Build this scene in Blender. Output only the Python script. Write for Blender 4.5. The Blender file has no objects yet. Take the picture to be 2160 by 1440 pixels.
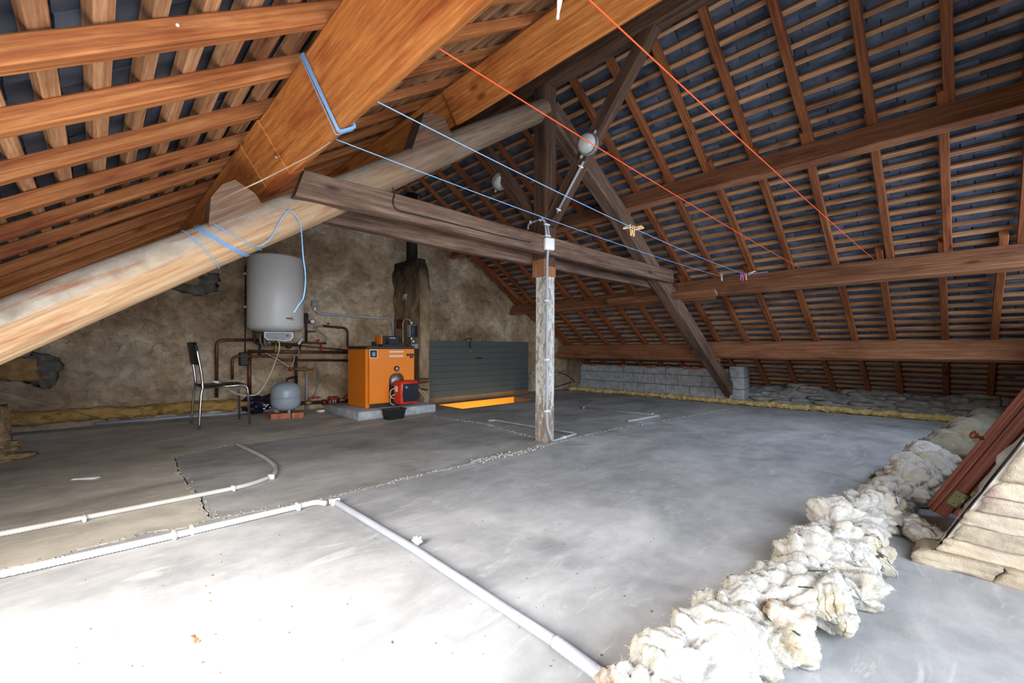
import bpy, bmesh, math, random
from mathutils import Vector, Matrix, noise

# ------------------------------------------------------------------ camera, light, exposure
SC = bpy.context.scene
COL = SC.collection
random.seed(7)
F_PX, HOR, CX = 914.0, 735.0, 1080.0          # focal length and horizon in the 2160 x 1440 frame
CAM = Vector((-3.0, -2.68, 0.85))             # X runs across the attic, Y along the ridge, the post stands at the origin
FWD = Vector((0.6934, 0.7206, 0)); FWD.normalize()
RGT = Vector((FWD.y, -FWD.x, 0))
cd = bpy.data.cameras.new('camera'); cam = bpy.data.objects.new('camera', cd); COL.objects.link(cam)
cd.sensor_width = 36; cd.lens = F_PX / 2160 * 36; cd.shift_y = (HOR - 720) / 2160
cd.clip_start = 0.02; cd.clip_end = 100
cam.location = CAM
cam.rotation_euler = FWD.to_track_quat('-Z', 'Y').to_euler()
SC.camera = cam

world = bpy.data.worlds.new('daylight'); SC.world = world; world.use_nodes = True
bg = world.node_tree.nodes['Background']; bg.inputs[0].default_value = (0.62, 0.76, 1, 1); bg.inputs[1].default_value = 1.0

def area(name, loc, aim, sx, sy, power, col, spread=180):
    l = bpy.data.lights.new(name, 'AREA'); l.shape = 'RECTANGLE'; l.size = sx; l.size_y = sy; l.energy = power; l.color = col; l.spread = math.radians(spread)
    o = bpy.data.objects.new(name, l); COL.objects.link(o); o.location = loc
    o.rotation_euler = (Vector(aim) - Vector(loc)).to_track_quat('-Z', 'Z').to_euler()
    return o
# daylight from the doorway the photographer stands in; the unseen roof and gable windows are added for light
area('roof_window_fill', (-3.80, -1.64, 0.96), (-3.10, -1.42, 0.0), 0.9, 1.04, 60, (1.0, 0.95, 0.87), 140)  # added to brighten the near floor at the left
area('doorway_daylight', (-2.5, -3.75, 1.05), (-0.9, 1.6, 0.2), 2.9, 1.5, 60, (0.88, 0.94, 1.0), 140)
area('gable_fill', (1.7, -3.75, 1.55), (2.0, 0.3, 0.0), 3.0, 1.1, 38, (0.72, 0.85, 1.0), 130)  # added cool fill for the right side and the far parts

SC.view_settings.view_transform = 'Standard'
SC.view_settings.look = 'None'
SC.view_settings.exposure = 0.8
SC.view_settings.gamma = 1.0
SC.view_settings.use_curve_mapping = False

# ------------------------------------------------------------------ from the photograph to places in the attic
def ray(x, y):
    return FWD + RGT * ((x - CX) / F_PX) + Vector((0, 0, (HOR - y) / F_PX))
def fl(x, y, z=0.0):
    r = ray(x, y); return CAM + r * ((z - CAM.z) / r.z)
def onX(x, y, X):
    r = ray(x, y); return CAM + r * ((X - CAM.x) / r.x)
def onY(x, y, Y):
    r = ray(x, y); return CAM + r * ((Y - CAM.y) / r.y)
GK, GC = 0.113, 3.601                          # the far gable wall stands a little askew: Y = GC - GK X
def gY(X): return GC - GK * X
def onG(x, y, off=0.0):                        # a point at distance off in front of the far gable
    r = ray(x, y); return CAM + r * ((GC - off - CAM.y - GK * CAM.x) / (r.y + GK * r.x))

# ------------------------------------------------------------------ mesh helpers
def nz(p, s=1.0, seed=0.0):
    return noise.noise(Vector((p[0] * s + seed, p[1] * s + seed * 1.7, p[2] * s - seed)))
def fbm(p, s=1.0, octs=4, seed=0.0):
    return noise.fractal(Vector((p[0] * s + seed, p[1] * s + 1.3 * seed, p[2] * s - seed)), 0.9, 2.1, octs)

class MB:
    def __init__(s): s.v = []; s.f = []; s.sm = []
    def add(s, vs, fs, smooth=False):
        n = len(s.v); s.v += [Vector(v) for v in vs]; s.f += [tuple(i + n for i in f) for f in fs]; s.sm += [smooth] * len(fs)
        return s
    def box(s, c, size, rot=None):
        hx, hy, hz = [q / 2 for q in size]; c = Vector(c)
        vs = [Vector((a * hx, b * hy, d * hz)) for a in (-1, 1) for b in (-1, 1) for d in (-1, 1)]
        if rot is not None:
            m = rot if isinstance(rot, Matrix) else Matrix.Rotation(rot, 3, 'Z')
            vs = [m @ v for v in vs]
        return s.add([c + v for v in vs], [(0, 1, 3, 2), (4, 6, 7, 5), (0, 4, 5, 1), (2, 3, 7, 6), (0, 2, 6, 4), (1, 5, 7, 3)])
    def rbox(s, c, size, r=0.01, rot=None, seg=2):     # box with rounded edges
        bm = bmesh.new(); bmesh.ops.create_cube(bm, size=1)
        for v in bm.verts: v.co = Vector((v.co.x * size[0], v.co.y * size[1], v.co.z * size[2]))
        bmesh.ops.bevel(bm, geom=bm.edges[:], offset=r, segments=seg, affect='EDGES', profile=0.5)
        m = Matrix.Identity(3) if rot is None else (rot if isinstance(rot, Matrix) else Matrix.Rotation(rot, 3, 'Z'))
        bm.verts.index_update(); c = Vector(c)
        s.add([c + m @ v.co for v in bm.verts], [[v.index for v in f.verts] for f in bm.faces], seg > 1); bm.free(); return s
    def prism(s, poly, axis_vec, smooth=False):        # polygon (3-D points) pushed along a vector
        n = len(poly); a = [Vector(p) for p in poly]; ax = Vector(axis_vec)
        return s.add(a + [p + ax for p in a], [tuple(range(n - 1, -1, -1)), tuple(range(n, 2 * n))] +
                     [(i, (i + 1) % n, n + (i + 1) % n, n + i) for i in range(n)], smooth)
    def tube(s, pts, r, n=8, closed=False, caps=True):
        pts = [Vector(p) for p in pts]; m = len(pts)
        rr = r if isinstance(r, (list, tuple)) else [r] * m
        vs = []; prev = None
        for i, p in enumerate(pts):
            if closed: t = pts[(i + 1) % m] - pts[i - 1]
            else: t = pts[min(i + 1, m - 1)] - pts[max(i - 1, 0)]
            if t.length < 1e-9: t = Vector((0, 0, 1))
            t.normalize()
            if prev is None:
                u = t.cross(Vector((0, 0, 1)))
                if u.length < 0.1: u = t.cross(Vector((1, 0, 0)))
            else: u = prev - t * prev.dot(t)
            u.normalize(); prev = u; w = t.cross(u)
            for k in range(n):
                a = 2 * math.pi * k / n
                vs.append(p + (u * math.cos(a) + w * math.sin(a)) * rr[i])
        fs = []
        for i in range(m if closed else m - 1):
            j = (i + 1) % m
            for k in range(n):
                fs.append((i * n + k, i * n + (k + 1) % n, j * n + (k + 1) % n, j * n + k))
        if caps and not closed: fs += [tuple(range(n - 1, -1, -1)), tuple(range((m - 1) * n, m * n))]
        return s.add(vs, fs, True)
    def lathe(s, c, prof, n=32, axis=None, sc=(1, 1)):  # profile of (radius, height)
        c = Vector(c); m = len(prof); q = Matrix.Identity(3) if axis is None else Vector(axis).to_track_quat('Z', 'Y').to_matrix()
        vs = [c + q @ Vector((r * math.cos(2 * math.pi * k / n) * sc[0], r * math.sin(2 * math.pi * k / n) * sc[1], h)) for r, h in prof for k in range(n)]
        fs = [(i * n + k, i * n + (k + 1) % n, (i + 1) * n + (k + 1) % n, (i + 1) * n + k) for i in range(m - 1) for k in range(n)]
        fs += [tuple(range(n - 1, -1, -1)), tuple(range((m - 1) * n, m * n))]
        return s.add(vs, fs, True)
    def grid(s, fn, nu, nv, smooth=True, flip=False):
        vs = [fn(i / nu, j / nv) for j in range(nv + 1) for i in range(nu + 1)]
        fs = [(j * (nu + 1) + i, j * (nu + 1) + i + 1, (j + 1) * (nu + 1) + i + 1, (j + 1) * (nu + 1) + i) for j in range(nv) for i in range(nu)]
        if flip: fs = [f[::-1] for f in fs]
        return s.add(vs, fs, smooth)
    def rock(s, c, size, rot=None, seed=0.0, amp=0.12, cuts=3, square=0.5):
        bm = bmesh.new(); bmesh.ops.create_cube(bm, size=1)
        bmesh.ops.subdivide_edges(bm, edges=bm.edges[:], cuts=cuts, use_grid_fill=True)
        m = Matrix.Identity(3) if rot is None else (rot if isinstance(rot, Matrix) else Matrix.Rotation(rot, 3, 'Z'))
        out = []
        for v in bm.verts:
            p = v.co.copy(); d = p.normalized() * 0.62
            p = p * square + d * (1 - square)
            p *= 1 + amp * fbm(p, 2.2, 3, seed)
            out.append(Vector(c) + m @ Vector((p.x * size[0], p.y * size[1], p.z * size[2])))
        bm.verts.index_update()
        s.add(out, [[v.index for v in f.verts] for f in bm.faces], True); bm.free(); return s
    def build_along(s, name, mat, axis, up, parent=None):   # build with the grain (local X) along an axis
        o = s.build(name, mat, parent); R = basis((0, 0, 0), axis, up)[0].to_3x3(); Ri = R.transposed()
        for v in o.data.vertices: v.co = Ri @ v.co
        o.rotation_euler = R.to_euler(); return o
    def build(s, name, mat, parent=None, loc=None, sharp=None):
        me = bpy.data.meshes.new(name)
        if parent is not None: o0 = parent_loc(parent)
        elif loc is not None: o0 = Vector(loc)
        else:
            xs = [v.x for v in s.v]; ys = [v.y for v in s.v]; zs = [v.z for v in s.v]
            o0 = Vector(((min(xs) + max(xs)) / 2, (min(ys) + max(ys)) / 2, min(zs)))
        me.from_pydata([v - o0 for v in s.v], [], s.f)
        me.polygons.foreach_set('use_smooth', s.sm)
        if sharp is not None: me.set_sharp_from_angle(angle=math.radians(sharp))
        me.materials.append(mat)
        me.update()
        o = bpy.data.objects.new(name, me); COL.objects.link(o)
        if parent is not None: o.parent = parent
        else: o.location = o0
        return o
def parent_loc(p):
    l = Vector((0, 0, 0))
    while p is not None:
        l += p.location; p = p.parent
    return l
def tag(o, label, cat, group=None, kind=None):
    o['label'] = label; o['category'] = cat
    if group: o['group'] = group
    if kind: o['kind'] = kind
    return o
def thing(name, label, cat, loc, group=None):
    o = bpy.data.objects.new(name, None); COL.objects.link(o); o.location = loc; o.empty_display_size = 0.1
    return tag(o, label, cat, group)
def structure(o, label=None):
    o['kind'] = 'structure'
    if label: o['label'] = label
    return o
def setting(name, loc=(0, 0, 0)):
    o = bpy.data.objects.new(name, None); COL.objects.link(o); o.location = loc; o['kind'] = 'structure'; return o

def smooth_path(pts, k=4):                     # Catmull-Rom through the points
    pts = [Vector(p) for p in pts]; out = []
    for i in range(len(pts) - 1):
        a = pts[max(i - 1, 0)]; b = pts[i]; c = pts[i + 1]; d = pts[min(i + 2, len(pts) - 1)]
        for j in range(k):
            t = j / k
            out.append(0.5 * ((2 * b) + (c - a) * t + (2 * a - 5 * b + 4 * c - d) * t * t + (3 * b - a - 3 * c + d) * t ** 3))
    return out + [pts[-1]]
def bent(pts, r=0.05, k=5):                    # straight runs with rounded corners
    pts = [Vector(p) for p in pts]; out = [pts[0]]
    for i in range(1, len(pts) - 1):
        a, b, c = pts[i - 1], pts[i], pts[i + 1]
        q = min(r, (a - b).length * 0.45, (c - b).length * 0.45)
        p0 = b + (a - b).normalized() * q; p1 = b + (c - b).normalized() * q
        for j in range(k + 1):
            t = j / k; out.append(p0 * (1 - t) ** 2 + b * 2 * t * (1 - t) + p1 * t * t)
    return out + [pts[-1]]

def basis(A, B, up):
    A, B = Vector(A), Vector(B); x = (B - A).normalized(); z = Vector(up); z = (z - x * z.dot(x)).normalized(); y = z.cross(x)
    m = Matrix((x, y, z)).transposed().to_4x4(); m.translation = A
    return m, (B - A).length
def beam(name, A, B, w, h, up, mat, parent=None, seg=0.0, wob=0.0, ch=0.006, seed=0.0, cut0=0.0, cut1=0.0, taper=1.0):
    """timber from A to B along its local X (so that the grain follows it); w across, h along 'up'; chamfered edges; crooked by wob"""
    m, L = basis(A, B, up); n = max(1, int(L / seg)) if seg else 1
    c = ch; hw, hh = w / 2, h / 2
    sec = [(-hw + c, -hh), (hw - c, -hh), (hw, -hh + c), (hw, hh - c), (hw - c, hh), (-hw + c, hh), (-hw, hh - c), (-hw, -hh + c)]
    vs = []
    for i in range(n + 1):
        t = i / n; k = 1 + (taper - 1) * t
        dy = wob * nz((t * L * 0.8, seed, 0), 1, 3) * 1.4; dz = wob * nz((t * L * 0.8, 5.1, seed), 1, 9) * 1.4
        for (a, b) in sec:
            j = wob * 0.35 * nz((t * L * 3, a * 9 + seed, b * 9), 1.0)
            x = t * L
            if i == 0: x += cut0 * (b / h)
            if i == n: x += cut1 * (b / h)
            vs.append(Vector((x, a * k + dy + j, b * k + dz + j)))
    fs = [(i * 8 + q, i * 8 + (q + 1) % 8, (i + 1) * 8 + (q + 1) % 8, (i + 1) * 8 + q) for i in range(n) for q in range(8)]
    fs += [tuple(range(7, -1, -1)), tuple(range(n * 8, n * 8 + 8))]
    me = bpy.data.meshes.new(name); me.from_pydata(vs, [], fs); me.materials.append(mat); me.update()
    o = bpy.data.objects.new(name, me); COL.objects.link(o)
    if parent is not None:
        o.parent = parent; o.matrix_parent_inverse = Matrix.Translation(-parent_loc(parent))
    o.matrix_basis = m
    return o

# ------------------------------------------------------------------ materials
def srgb(r, g, b):
    f = lambda c: (c / 255 / 12.92) if c / 255 <= 0.04045 else ((c / 255 + 0.055) / 1.055) ** 2.4
    return (f(r), f(g), f(b), 1)
class Mat:
    def __init__(s, name, rough=0.8, metal=0.0, spec=0.3):
        s.m = bpy.data.materials.new(name); s.m.use_nodes = True; s.t = s.m.node_tree; s.n = s.t.nodes; s.l = s.t.links
        s.b = s.n['Principled BSDF']; s.b.inputs['Roughness'].default_value = rough; s.b.inputs['Metallic'].default_value = metal
        s.b.inputs['Specular IOR Level'].default_value = spec
    def node(s, t, **kw):
        n = s.n.new(t)
        for k, v in kw.items():
            if k in n.inputs: n.inputs[k].default_value = v
            else: setattr(n, k, v)
        return n
    def coords(s, scale=(1, 1, 1), rand=0.0, which='Object'):
        tc = s.node('ShaderNodeTexCoord'); out = tc.outputs[which]
        if rand:
            oi = s.node('ShaderNodeObjectInfo'); mu = s.node('ShaderNodeMath', operation='MULTIPLY'); mu.inputs[1].default_value = rand
            s.l.new(oi.outputs['Random'], mu.inputs[0])
            va = s.node('ShaderNodeVectorMath', operation='ADD'); s.l.new(out, va.inputs[0]); s.l.new(mu.outputs[0], va.inputs[1]); out = va.outputs[0]
        mp = s.node('ShaderNodeMapping'); mp.inputs['Scale'].default_value = scale; s.l.new(out, mp.inputs['Vector'])
        return mp.outputs[0]
    def noise(s, vec, scale=5, detail=5, rough=0.55, dist=0.0):
        n = s.node('ShaderNodeTexNoise'); n.inputs['Scale'].default_value = scale; n.inputs['Detail'].default_value = detail
        n.inputs['Roughness'].default_value = rough; n.inputs['Distortion'].default_value = dist
        s.l.new(vec, n.inputs['Vector']); return n.outputs['Fac']
    def ramp(s, fac, stops):
        r = s.node('ShaderNodeValToRGB'); e = r.color_ramp.elements
        while len(e) < len(stops): e.new(0.5)
        for el, (p, c) in zip(e, stops): el.position = p; el.color = c if len(c) == 4 else (*c, 1)
        s.l.new(fac, r.inputs[0]); return r.outputs[0]
    def mix(s, a, b, fac, mode='MIX'):
        n = s.node('ShaderNodeMix', data_type='RGBA', blend_type=mode)
        for sock, v in ((n.inputs[0], fac), (n.inputs[6], a), (n.inputs[7], b)):
            if hasattr(v, 'is_linked'): s.l.new(v, sock)
            elif isinstance(v, (int, float)): sock.default_value = v
            else: sock.default_value = v if len(v) == 4 else (*v, 1)
        return n.outputs[2]
    def color(s, c):
        if hasattr(c, 'is_linked'): s.l.new(c, s.b.inputs['Base Color'])
        else: s.b.inputs['Base Color'].default_value = c
        return s
    def bump(s, fac, strength=0.3, dist=0.01):
        b = s.node('ShaderNodeBump'); b.inputs['Strength'].default_value = strength; b.inputs['Distance'].default_value = dist
        s.l.new(fac, b.inputs['Height']); s.l.new(b.outputs[0], s.b.inputs['Normal']); return s
BW = lambda v: (v, v, v, 1)
MASK = lambda lo, hi: [(lo, BW(0)), (hi, BW(1))]

def wood(name, dark, mid, light, stain, grain=22, stain_amt=0.75, rough=0.75, bump=0.35):
    m = Mat(name, rough)
    v = m.coords((1, 1, 1), rand=37.0)
    vg = m.node('ShaderNodeMapping'); vg.inputs['Scale'].default_value = (0.9, grain, grain); m.l.new(v, vg.inputs['Vector'])
    g = m.noise(vg.outputs[0], 2.2, 7, 0.62, 0.35)
    col = m.ramp(g, [(0.28, dark), (0.5, mid), (0.72, light)])
    vf = m.node('ShaderNodeMapping'); vf.inputs['Scale'].default_value = (7, 110, 110); m.l.new(v, vf.inputs['Vector'])
    fine = m.noise(vf.outputs[0], 1.6, 5, 0.7)
    col = m.mix(col, m.ramp(fine, [(0.35, BW(0.62)), (0.6, BW(1.0))]), 0.7, 'MULTIPLY')      # rough-sawn surface
    vb = m.node('ShaderNodeMapping'); vb.inputs['Scale'].default_value = (0.8, 3.0, 3.0); m.l.new(v, vb.inputs['Vector'])
    big = m.noise(vb.outputs[0], 1.6, 4, 0.6)
    col = m.mix(col, stain, m.ramp(big, [(0.5, BW(0)), (0.72, BW(stain_amt))]), 'MULTIPLY')
    vk = m.node('ShaderNodeMapping'); vk.inputs['Scale'].default_value = (1.1, 3.2, 3.2); m.l.new(v, vk.inputs['Vector'])
    kn = m.node('ShaderNodeTexVoronoi'); kn.inputs['Scale'].default_value = 1.5; m.l.new(vk.outputs[0], kn.inputs['Vector'])
    col = m.mix(col, tuple(c * 0.38 for c in dark[:3]) + (1,), m.ramp(kn.outputs['Distance'], [(0.045, BW(0.85)), (0.12, BW(0))]))
    oi = m.node('ShaderNodeObjectInfo'); hs = m.node('ShaderNodeHueSaturation')
    mr = m.node('ShaderNodeMapRange'); mr.inputs[3].default_value = 0.8; mr.inputs[4].default_value = 1.18
    m.l.new(oi.outputs['Random'], mr.inputs[0]); m.l.new(mr.outputs[0], hs.inputs['Value']); m.l.new(col, hs.inputs['Color'])
    m.color(hs.outputs[0]); m.bump(g, bump, 0.004)
    return m.m
def plain(name, c, rough=0.6, metal=0.0, var=0.12, scale=9, spec=0.35, bump=0.0):
    m = Mat(name, rough, metal, spec); v = m.coords()
    n = m.noise(v, scale, 5)
    lo = tuple(q * (1 - var * 2) for q in c[:3]); hi = tuple(min(1, q * (1 + var)) for q in c[:3])
    m.color(m.ramp(n, [(0.3, lo), (0.7, hi)]))
    if bump: m.bump(m.noise(v, scale * 6, 4), bump, 0.004)
    return m.m

M = {}
M['wood_new'] = wood('orange_softwood', srgb(150, 82, 36), srgb(194, 118, 56), srgb(222, 152, 84), srgb(186, 122, 88), 24, 0.9)
M['wood_left'] = wood('tan_rafter_softwood', srgb(134, 74, 38), srgb(176, 108, 60), srgb(208, 148, 92), srgb(170, 118, 92), 30, 0.9)
M['wood_rafter'] = wood('rafter_softwood', srgb(104, 58, 32), srgb(140, 82, 47), srgb(168, 108, 66), srgb(165, 118, 100), 30)
M['wood_red'] = wood('brown_purlin_wood', srgb(116, 76, 52), srgb(146, 98, 68), srgb(174, 124, 90), srgb(150, 116, 104), 26)
M['batten'] = wood('batten_softwood', srgb(140, 96, 64), srgb(180, 132, 94), srgb(210, 166, 126), srgb(150, 110, 94), 30, 0.9)
M['wood_old'] = wood('old_weathered_oak', srgb(74, 56, 46), srgb(108, 84, 70), srgb(140, 116, 98), srgb(130, 110, 105), 20, 0.7, 0.88, 0.6)
M['wood_dark'] = wood('old_dark_oak', srgb(64, 46, 36), srgb(96, 70, 54), srgb(122, 94, 74), srgb(130, 110, 100), 20, 0.7, 0.88, 0.6)
M['wood_wedge'] = wood('grey_brown_wedge_wood', srgb(100, 76, 60), srgb(132, 104, 84), srgb(154, 126, 104), srgb(170, 140, 130), 20, 0.5, 0.85, 0.4)
M['mahogany'] = wood('red_brown_varnished_wood', srgb(94, 50, 42), srgb(132, 74, 62), srgb(164, 106, 92), srgb(150, 100, 96), 30, 0.6, 0.42, 0.2)

m = Mat('barked_log_wood', 0.8)
v = m.coords((1, 1, 1)); vg = m.node('ShaderNodeMapping'); vg.inputs['Scale'].default_value = (0.9, 15, 15); m.l.new(v, vg.inputs['Vector'])
g = m.noise(vg.outputs[0], 2.6, 8, 0.68, 0.5)
col = m.ramp(g, [(0.3, srgb(146, 110, 78)), (0.5, srgb(190, 154, 116)), (0.7, srgb(214, 186, 150))])
sp = m.node('ShaderNodeSeparateXYZ'); m.l.new(v, sp.inputs[0])
zz = m.node('ShaderNodeMath', operation='MULTIPLY_ADD'); zz.inputs[1].default_value = 4.2; zz.inputs[2].default_value = 0.28
m.l.new(sp.outputs['Z'], zz.inputs[0])
ad = m.node('ShaderNodeMath', operation='ADD'); m.l.new(zz.outputs[0], ad.inputs[0]); m.l.new(g, ad.inputs[1])
col = m.mix(col, m.ramp(m.noise(v, 14, 4), [(0.3, srgb(150, 140, 126)), (0.7, srgb(192, 182, 166))]), m.ramp(ad.outputs[0], MASK(0.72, 1.0)))   # pale dusty bark film on the upper side
vs_ = m.node('ShaderNodeMapping'); vs_.inputs['Scale'].default_value = (1.2, 8, 8); m.l.new(v, vs_.inputs['Vector'])
col = m.mix(col, srgb(160, 98, 64), m.ramp(m.noise(vs_.outputs[0], 2.0, 4), [(0.56, BW(0)), (0.68, BW(0.8))]))
lx = m.node('ShaderNodeMath', operation='MULTIPLY_ADD'); lx.inputs[1].default_value = 0.16; m.l.new(sp.outputs['X'], lx.inputs[0])
gl = m.node('ShaderNodeMath', operation='MULTIPLY'); gl.inputs[1].default_value = 0.25; m.l.new(g, gl.inputs[0]); m.l.new(gl.outputs[0], lx.inputs[2])
col = m.mix(col, m.ramp(g, [(0.3, srgb(84, 68, 56)), (0.7, srgb(138, 116, 98))]), m.ramp(lx.outputs[0], [(0.5, BW(0)), (0.78, BW(0.9))]))   # the upper length has weathered grey, and some light falloff is painted in
m.color(col); m.bump(g, 0.5, 0.006); M['log'] = m.m

m = Mat('flaking_white_paint_on_oak', 0.85)
v = m.coords((1, 1, 1)); g = m.noise(m.coords((3, 30, 30)), 2, 6)
base = m.ramp(g, [(0.3, srgb(112, 98, 88)), (0.7, srgb(160, 146, 134))])
pa = m.noise(m.coords((2.4, 7, 7)), 5.5, 10, 0.78)
sp = m.node('ShaderNodeSeparateXYZ'); m.l.new(v, sp.inputs[0])
hi_ = m.ramp(sp.outputs['X'], [(0.12, BW(0.0)), (0.42, BW(0.12))])       # the paint has worn off the foot
pb = m.node('ShaderNodeMath', operation='ADD'); m.l.new(pa, pb.inputs[0]); m.l.new(hi_, pb.inputs[1])
col = m.mix(base, m.ramp(m.noise(v, 40, 4), [(0.3, srgb(176, 174, 170)), (0.7, srgb(214, 213, 209))]), m.ramp(pb.outputs[0], [(0.56, BW(0)), (0.62, BW(0.9))]))
m.color(col); m.bump(pa, 0.4, 0.003); M['post_paint'] = m.m

m = Mat('blue_black_slate', 0.62, 0, 0.35)
oi = m.node('ShaderNodeObjectInfo'); v = m.coords((1, 1, 1), rand=20)
col = m.ramp(m.noise(v, 6, 6), [(0.3, srgb(48, 53, 63)), (0.7, srgb(86, 94, 110))])
mr = m.node('ShaderNodeMapRange'); mr.inputs[3].default_value = 0.6; mr.inputs[4].default_value = 1.45; m.l.new(oi.outputs['Random'], mr.inputs[0])
hs = m.node('ShaderNodeHueSaturation'); m.l.new(mr.outputs[0], hs.inputs['Value']); m.l.new(col, hs.inputs['Color'])
m.color(hs.outputs[0]); m.bump(m.noise(v, 26, 5), 0.3, 0.003); M['slate'] = m.m
M['roof_skin'] = plain('grey_roof_backing', srgb(70, 72, 76), 0.9)

def concrete(name, lo, mid, hi, tint):
    m = Mat(name, 0.72, 0, 0.3)
    v = m.coords(); a = m.noise(m.coords((1.0, 1.9, 1)), 0.9, 7, 0.62, 0.6); b = m.noise(v, 5.5, 8, 0.7)
    col = m.ramp(a, [(0.34, lo), (0.5, mid), (0.66, hi)])
    col = m.mix(col, m.ramp(b, [(0.3, BW(0.62)), (0.7, BW(1.0))]), 0.75, 'MULTIPLY')
    c = m.noise(m.coords((1.2, 4.0, 1)), 2.6, 9, 0.75, 1.2)
    col = m.mix(col, hi, m.ramp(c, [(0.56, BW(0)), (0.68, BW(0.6))]))
    d = m.noise(v, 1.7, 3); col = m.mix(col, tint, m.ramp(d, [(0.58, BW(0)), (0.75, BW(0.7))]), 'MULTIPLY')
    sp_ = m.node('ShaderNodeTexVoronoi'); sp_.inputs['Scale'].default_value = 26; m.l.new(v, sp_.inputs['Vector'])
    col = m.mix(col, srgb(60, 54, 50), m.ramp(sp_.outputs['Distance'], [(0.02, BW(0.7)), (0.045, BW(0))]))
    m.color(col); m.bump(b, 0.25, 0.006)
    return m.m
M['floor_front'] = concrete('front_slab_concrete', srgb(150, 152, 155), srgb(172, 173, 176), srgb(194, 195, 197), srgb(176, 177, 179))
M['floor_back'] = concrete('rear_slab_concrete', srgb(140, 140, 139), srgb(166, 166, 165), srgb(190, 190, 189), srgb(176, 176, 174))
M['floor_left'] = concrete('left_slab_concrete', srgb(162, 156, 146), srgb(192, 185, 173), srgb(216, 210, 198), srgb(190, 182, 170))
M['grit'] = plain('grey_grit', srgb(120, 116, 110), 0.95, 0, 0.3, 40, 0.2, 0.4)
M['crumb'] = plain('pale_mortar_crumbs', srgb(168, 164, 157), 0.95, 0, 0.2, 40, 0.2, 0.4)

m = Mat('rough_straw_plaster', 0.95, 0, 0.15)
v = m.coords(); a = m.noise(v, 1.3, 7, 0.6, 0.5); b = m.noise(v, 9, 8, 0.72, 0.8)
col = m.ramp(a, [(0.3, srgb(122, 98, 76)), (0.48, srgb(172, 148, 120)), (0.66, srgb(208, 190, 164))])
col = m.mix(col, m.ramp(b, [(0.34, BW(0.42)), (0.6, BW(1.0))]), 0.85, 'MULTIPLY')
st = m.node('ShaderNodeTexVoronoi', feature='DISTANCE_TO_EDGE'); st.inputs['Scale'].default_value = 11
vd = m.node('ShaderNodeVectorMath', operation='MULTIPLY_ADD'); vd.inputs[1].default_value = (1, 1, 1)
nn = m.node('ShaderNodeTexNoise'); nn.inputs['Scale'].default_value = 5; m.l.new(v, nn.inputs['Vector'])
mx = m.node('ShaderNodeVectorMath', operation='SCALE'); mx.inputs['Scale'].default_value = 0.45; m.l.new(nn.outputs['Color'], mx.inputs[0])
av = m.node('ShaderNodeVectorMath', operation='ADD'); m.l.new(v, av.inputs[0]); m.l.new(mx.outputs[0], av.inputs[1]); m.l.new(av.outputs[0], st.inputs['Vector'])
crk = m.ramp(st.outputs['Distance'], [(0.0, BW(0.75)), (0.03, BW(0))])
gate = m.ramp(m.noise(v, 2.2, 4), MASK(0.5, 0.62))
col = m.mix(col, srgb(62, 48, 38), m.mix(BW(0), crk, gate))
col = m.mix(col, srgb(74, 64, 62), m.ramp(m.noise(v, 0.7, 3), [(0.55, BW(0)), (0.72, BW(0.7))]))
m.color(col); m.bump(b, 0.9, 0.014); M['plaster'] = m.m

m = Mat('sooty_chimney_render', 0.92, 0, 0.15)
v = m.coords(); a = m.noise(m.coords((1, 1, 0.35)), 3.2, 7, 0.65)
col = m.ramp(a, [(0.3, srgb(72, 58, 44)), (0.5, srgb(124, 106, 82)), (0.7, srgb(162, 146, 116))])
col = m.mix(col, srgb(120, 70, 42), m.ramp(m.noise(v, 4, 5), [(0.55, BW(0)), (0.68, BW(0.7))]))
sp = m.node('ShaderNodeSeparateXYZ'); m.l.new(v, sp.inputs[0])
zr = m.node('ShaderNodeMath', operation='MULTIPLY_ADD'); zr.inputs[1].default_value = 0.5; zr.inputs[2].default_value = -0.5; m.l.new(sp.outputs['Z'], zr.inputs[0])
zs = m.node('ShaderNodeMath', operation='ADD'); m.l.new(zr.outputs[0], zs.inputs[0]); m.l.new(a, zs.inputs[1])
col = m.mix(col, srgb(34, 29, 27), m.ramp(zs.outputs[0], [(0.86, BW(0)), (1.0, BW(0.9))]))     # soot that has leaked round the flue collar
col = m.mix(col, srgb(52, 42, 34), m.ramp(m.noise(v, 1.6, 4), [(0.6, BW(0)), (0.74, BW(0.7))]))
m.color(col); m.bump(m.noise(v, 14, 6), 0.5, 0.01); M['chimney'] = m.m
M['soot_metal'] = plain('sooty_black_flue_metal', srgb(30, 28, 27), 0.7, 0.3)

M['block'] = plain('grey_concrete_block', srgb(172, 174, 178), 0.95, 0, 0.16, 14, 0.2, 0.5)
M['mortar'] = plain('grey_mortar', srgb(168, 169, 170), 0.95, 0, 0.2, 10, 0.2, 0.6)
M['joint'] = plain('dark_grey_joint_mortar', srgb(112, 113, 114), 0.95, 0, 0.2, 10, 0.2, 0.6)
M['old_patch'] = plain('dark_grey_patch_mortar', srgb(96, 92, 84), 0.95, 0, 0.3, 12, 0.2, 0.8)
M['rubble'] = plain('grey_rubble_stone', srgb(156, 151, 144), 0.95, 0, 0.25, 8, 0.2, 0.6)
m = Mat('cream_wall_stone', 0.92, 0, 0.2)
v = m.coords((1, 1, 1), rand=11); a = m.noise(v, 5, 7, 0.65)
col = m.ramp(a, [(0.3, srgb(164, 148, 130)), (0.5, srgb(204, 190, 168)), (0.7, srgb(224, 214, 196))])
col = m.mix(col, srgb(150, 118, 122), m.ramp(m.noise(v, 3.4, 5), [(0.57, BW(0)), (0.68, BW(0.7))]))
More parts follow.
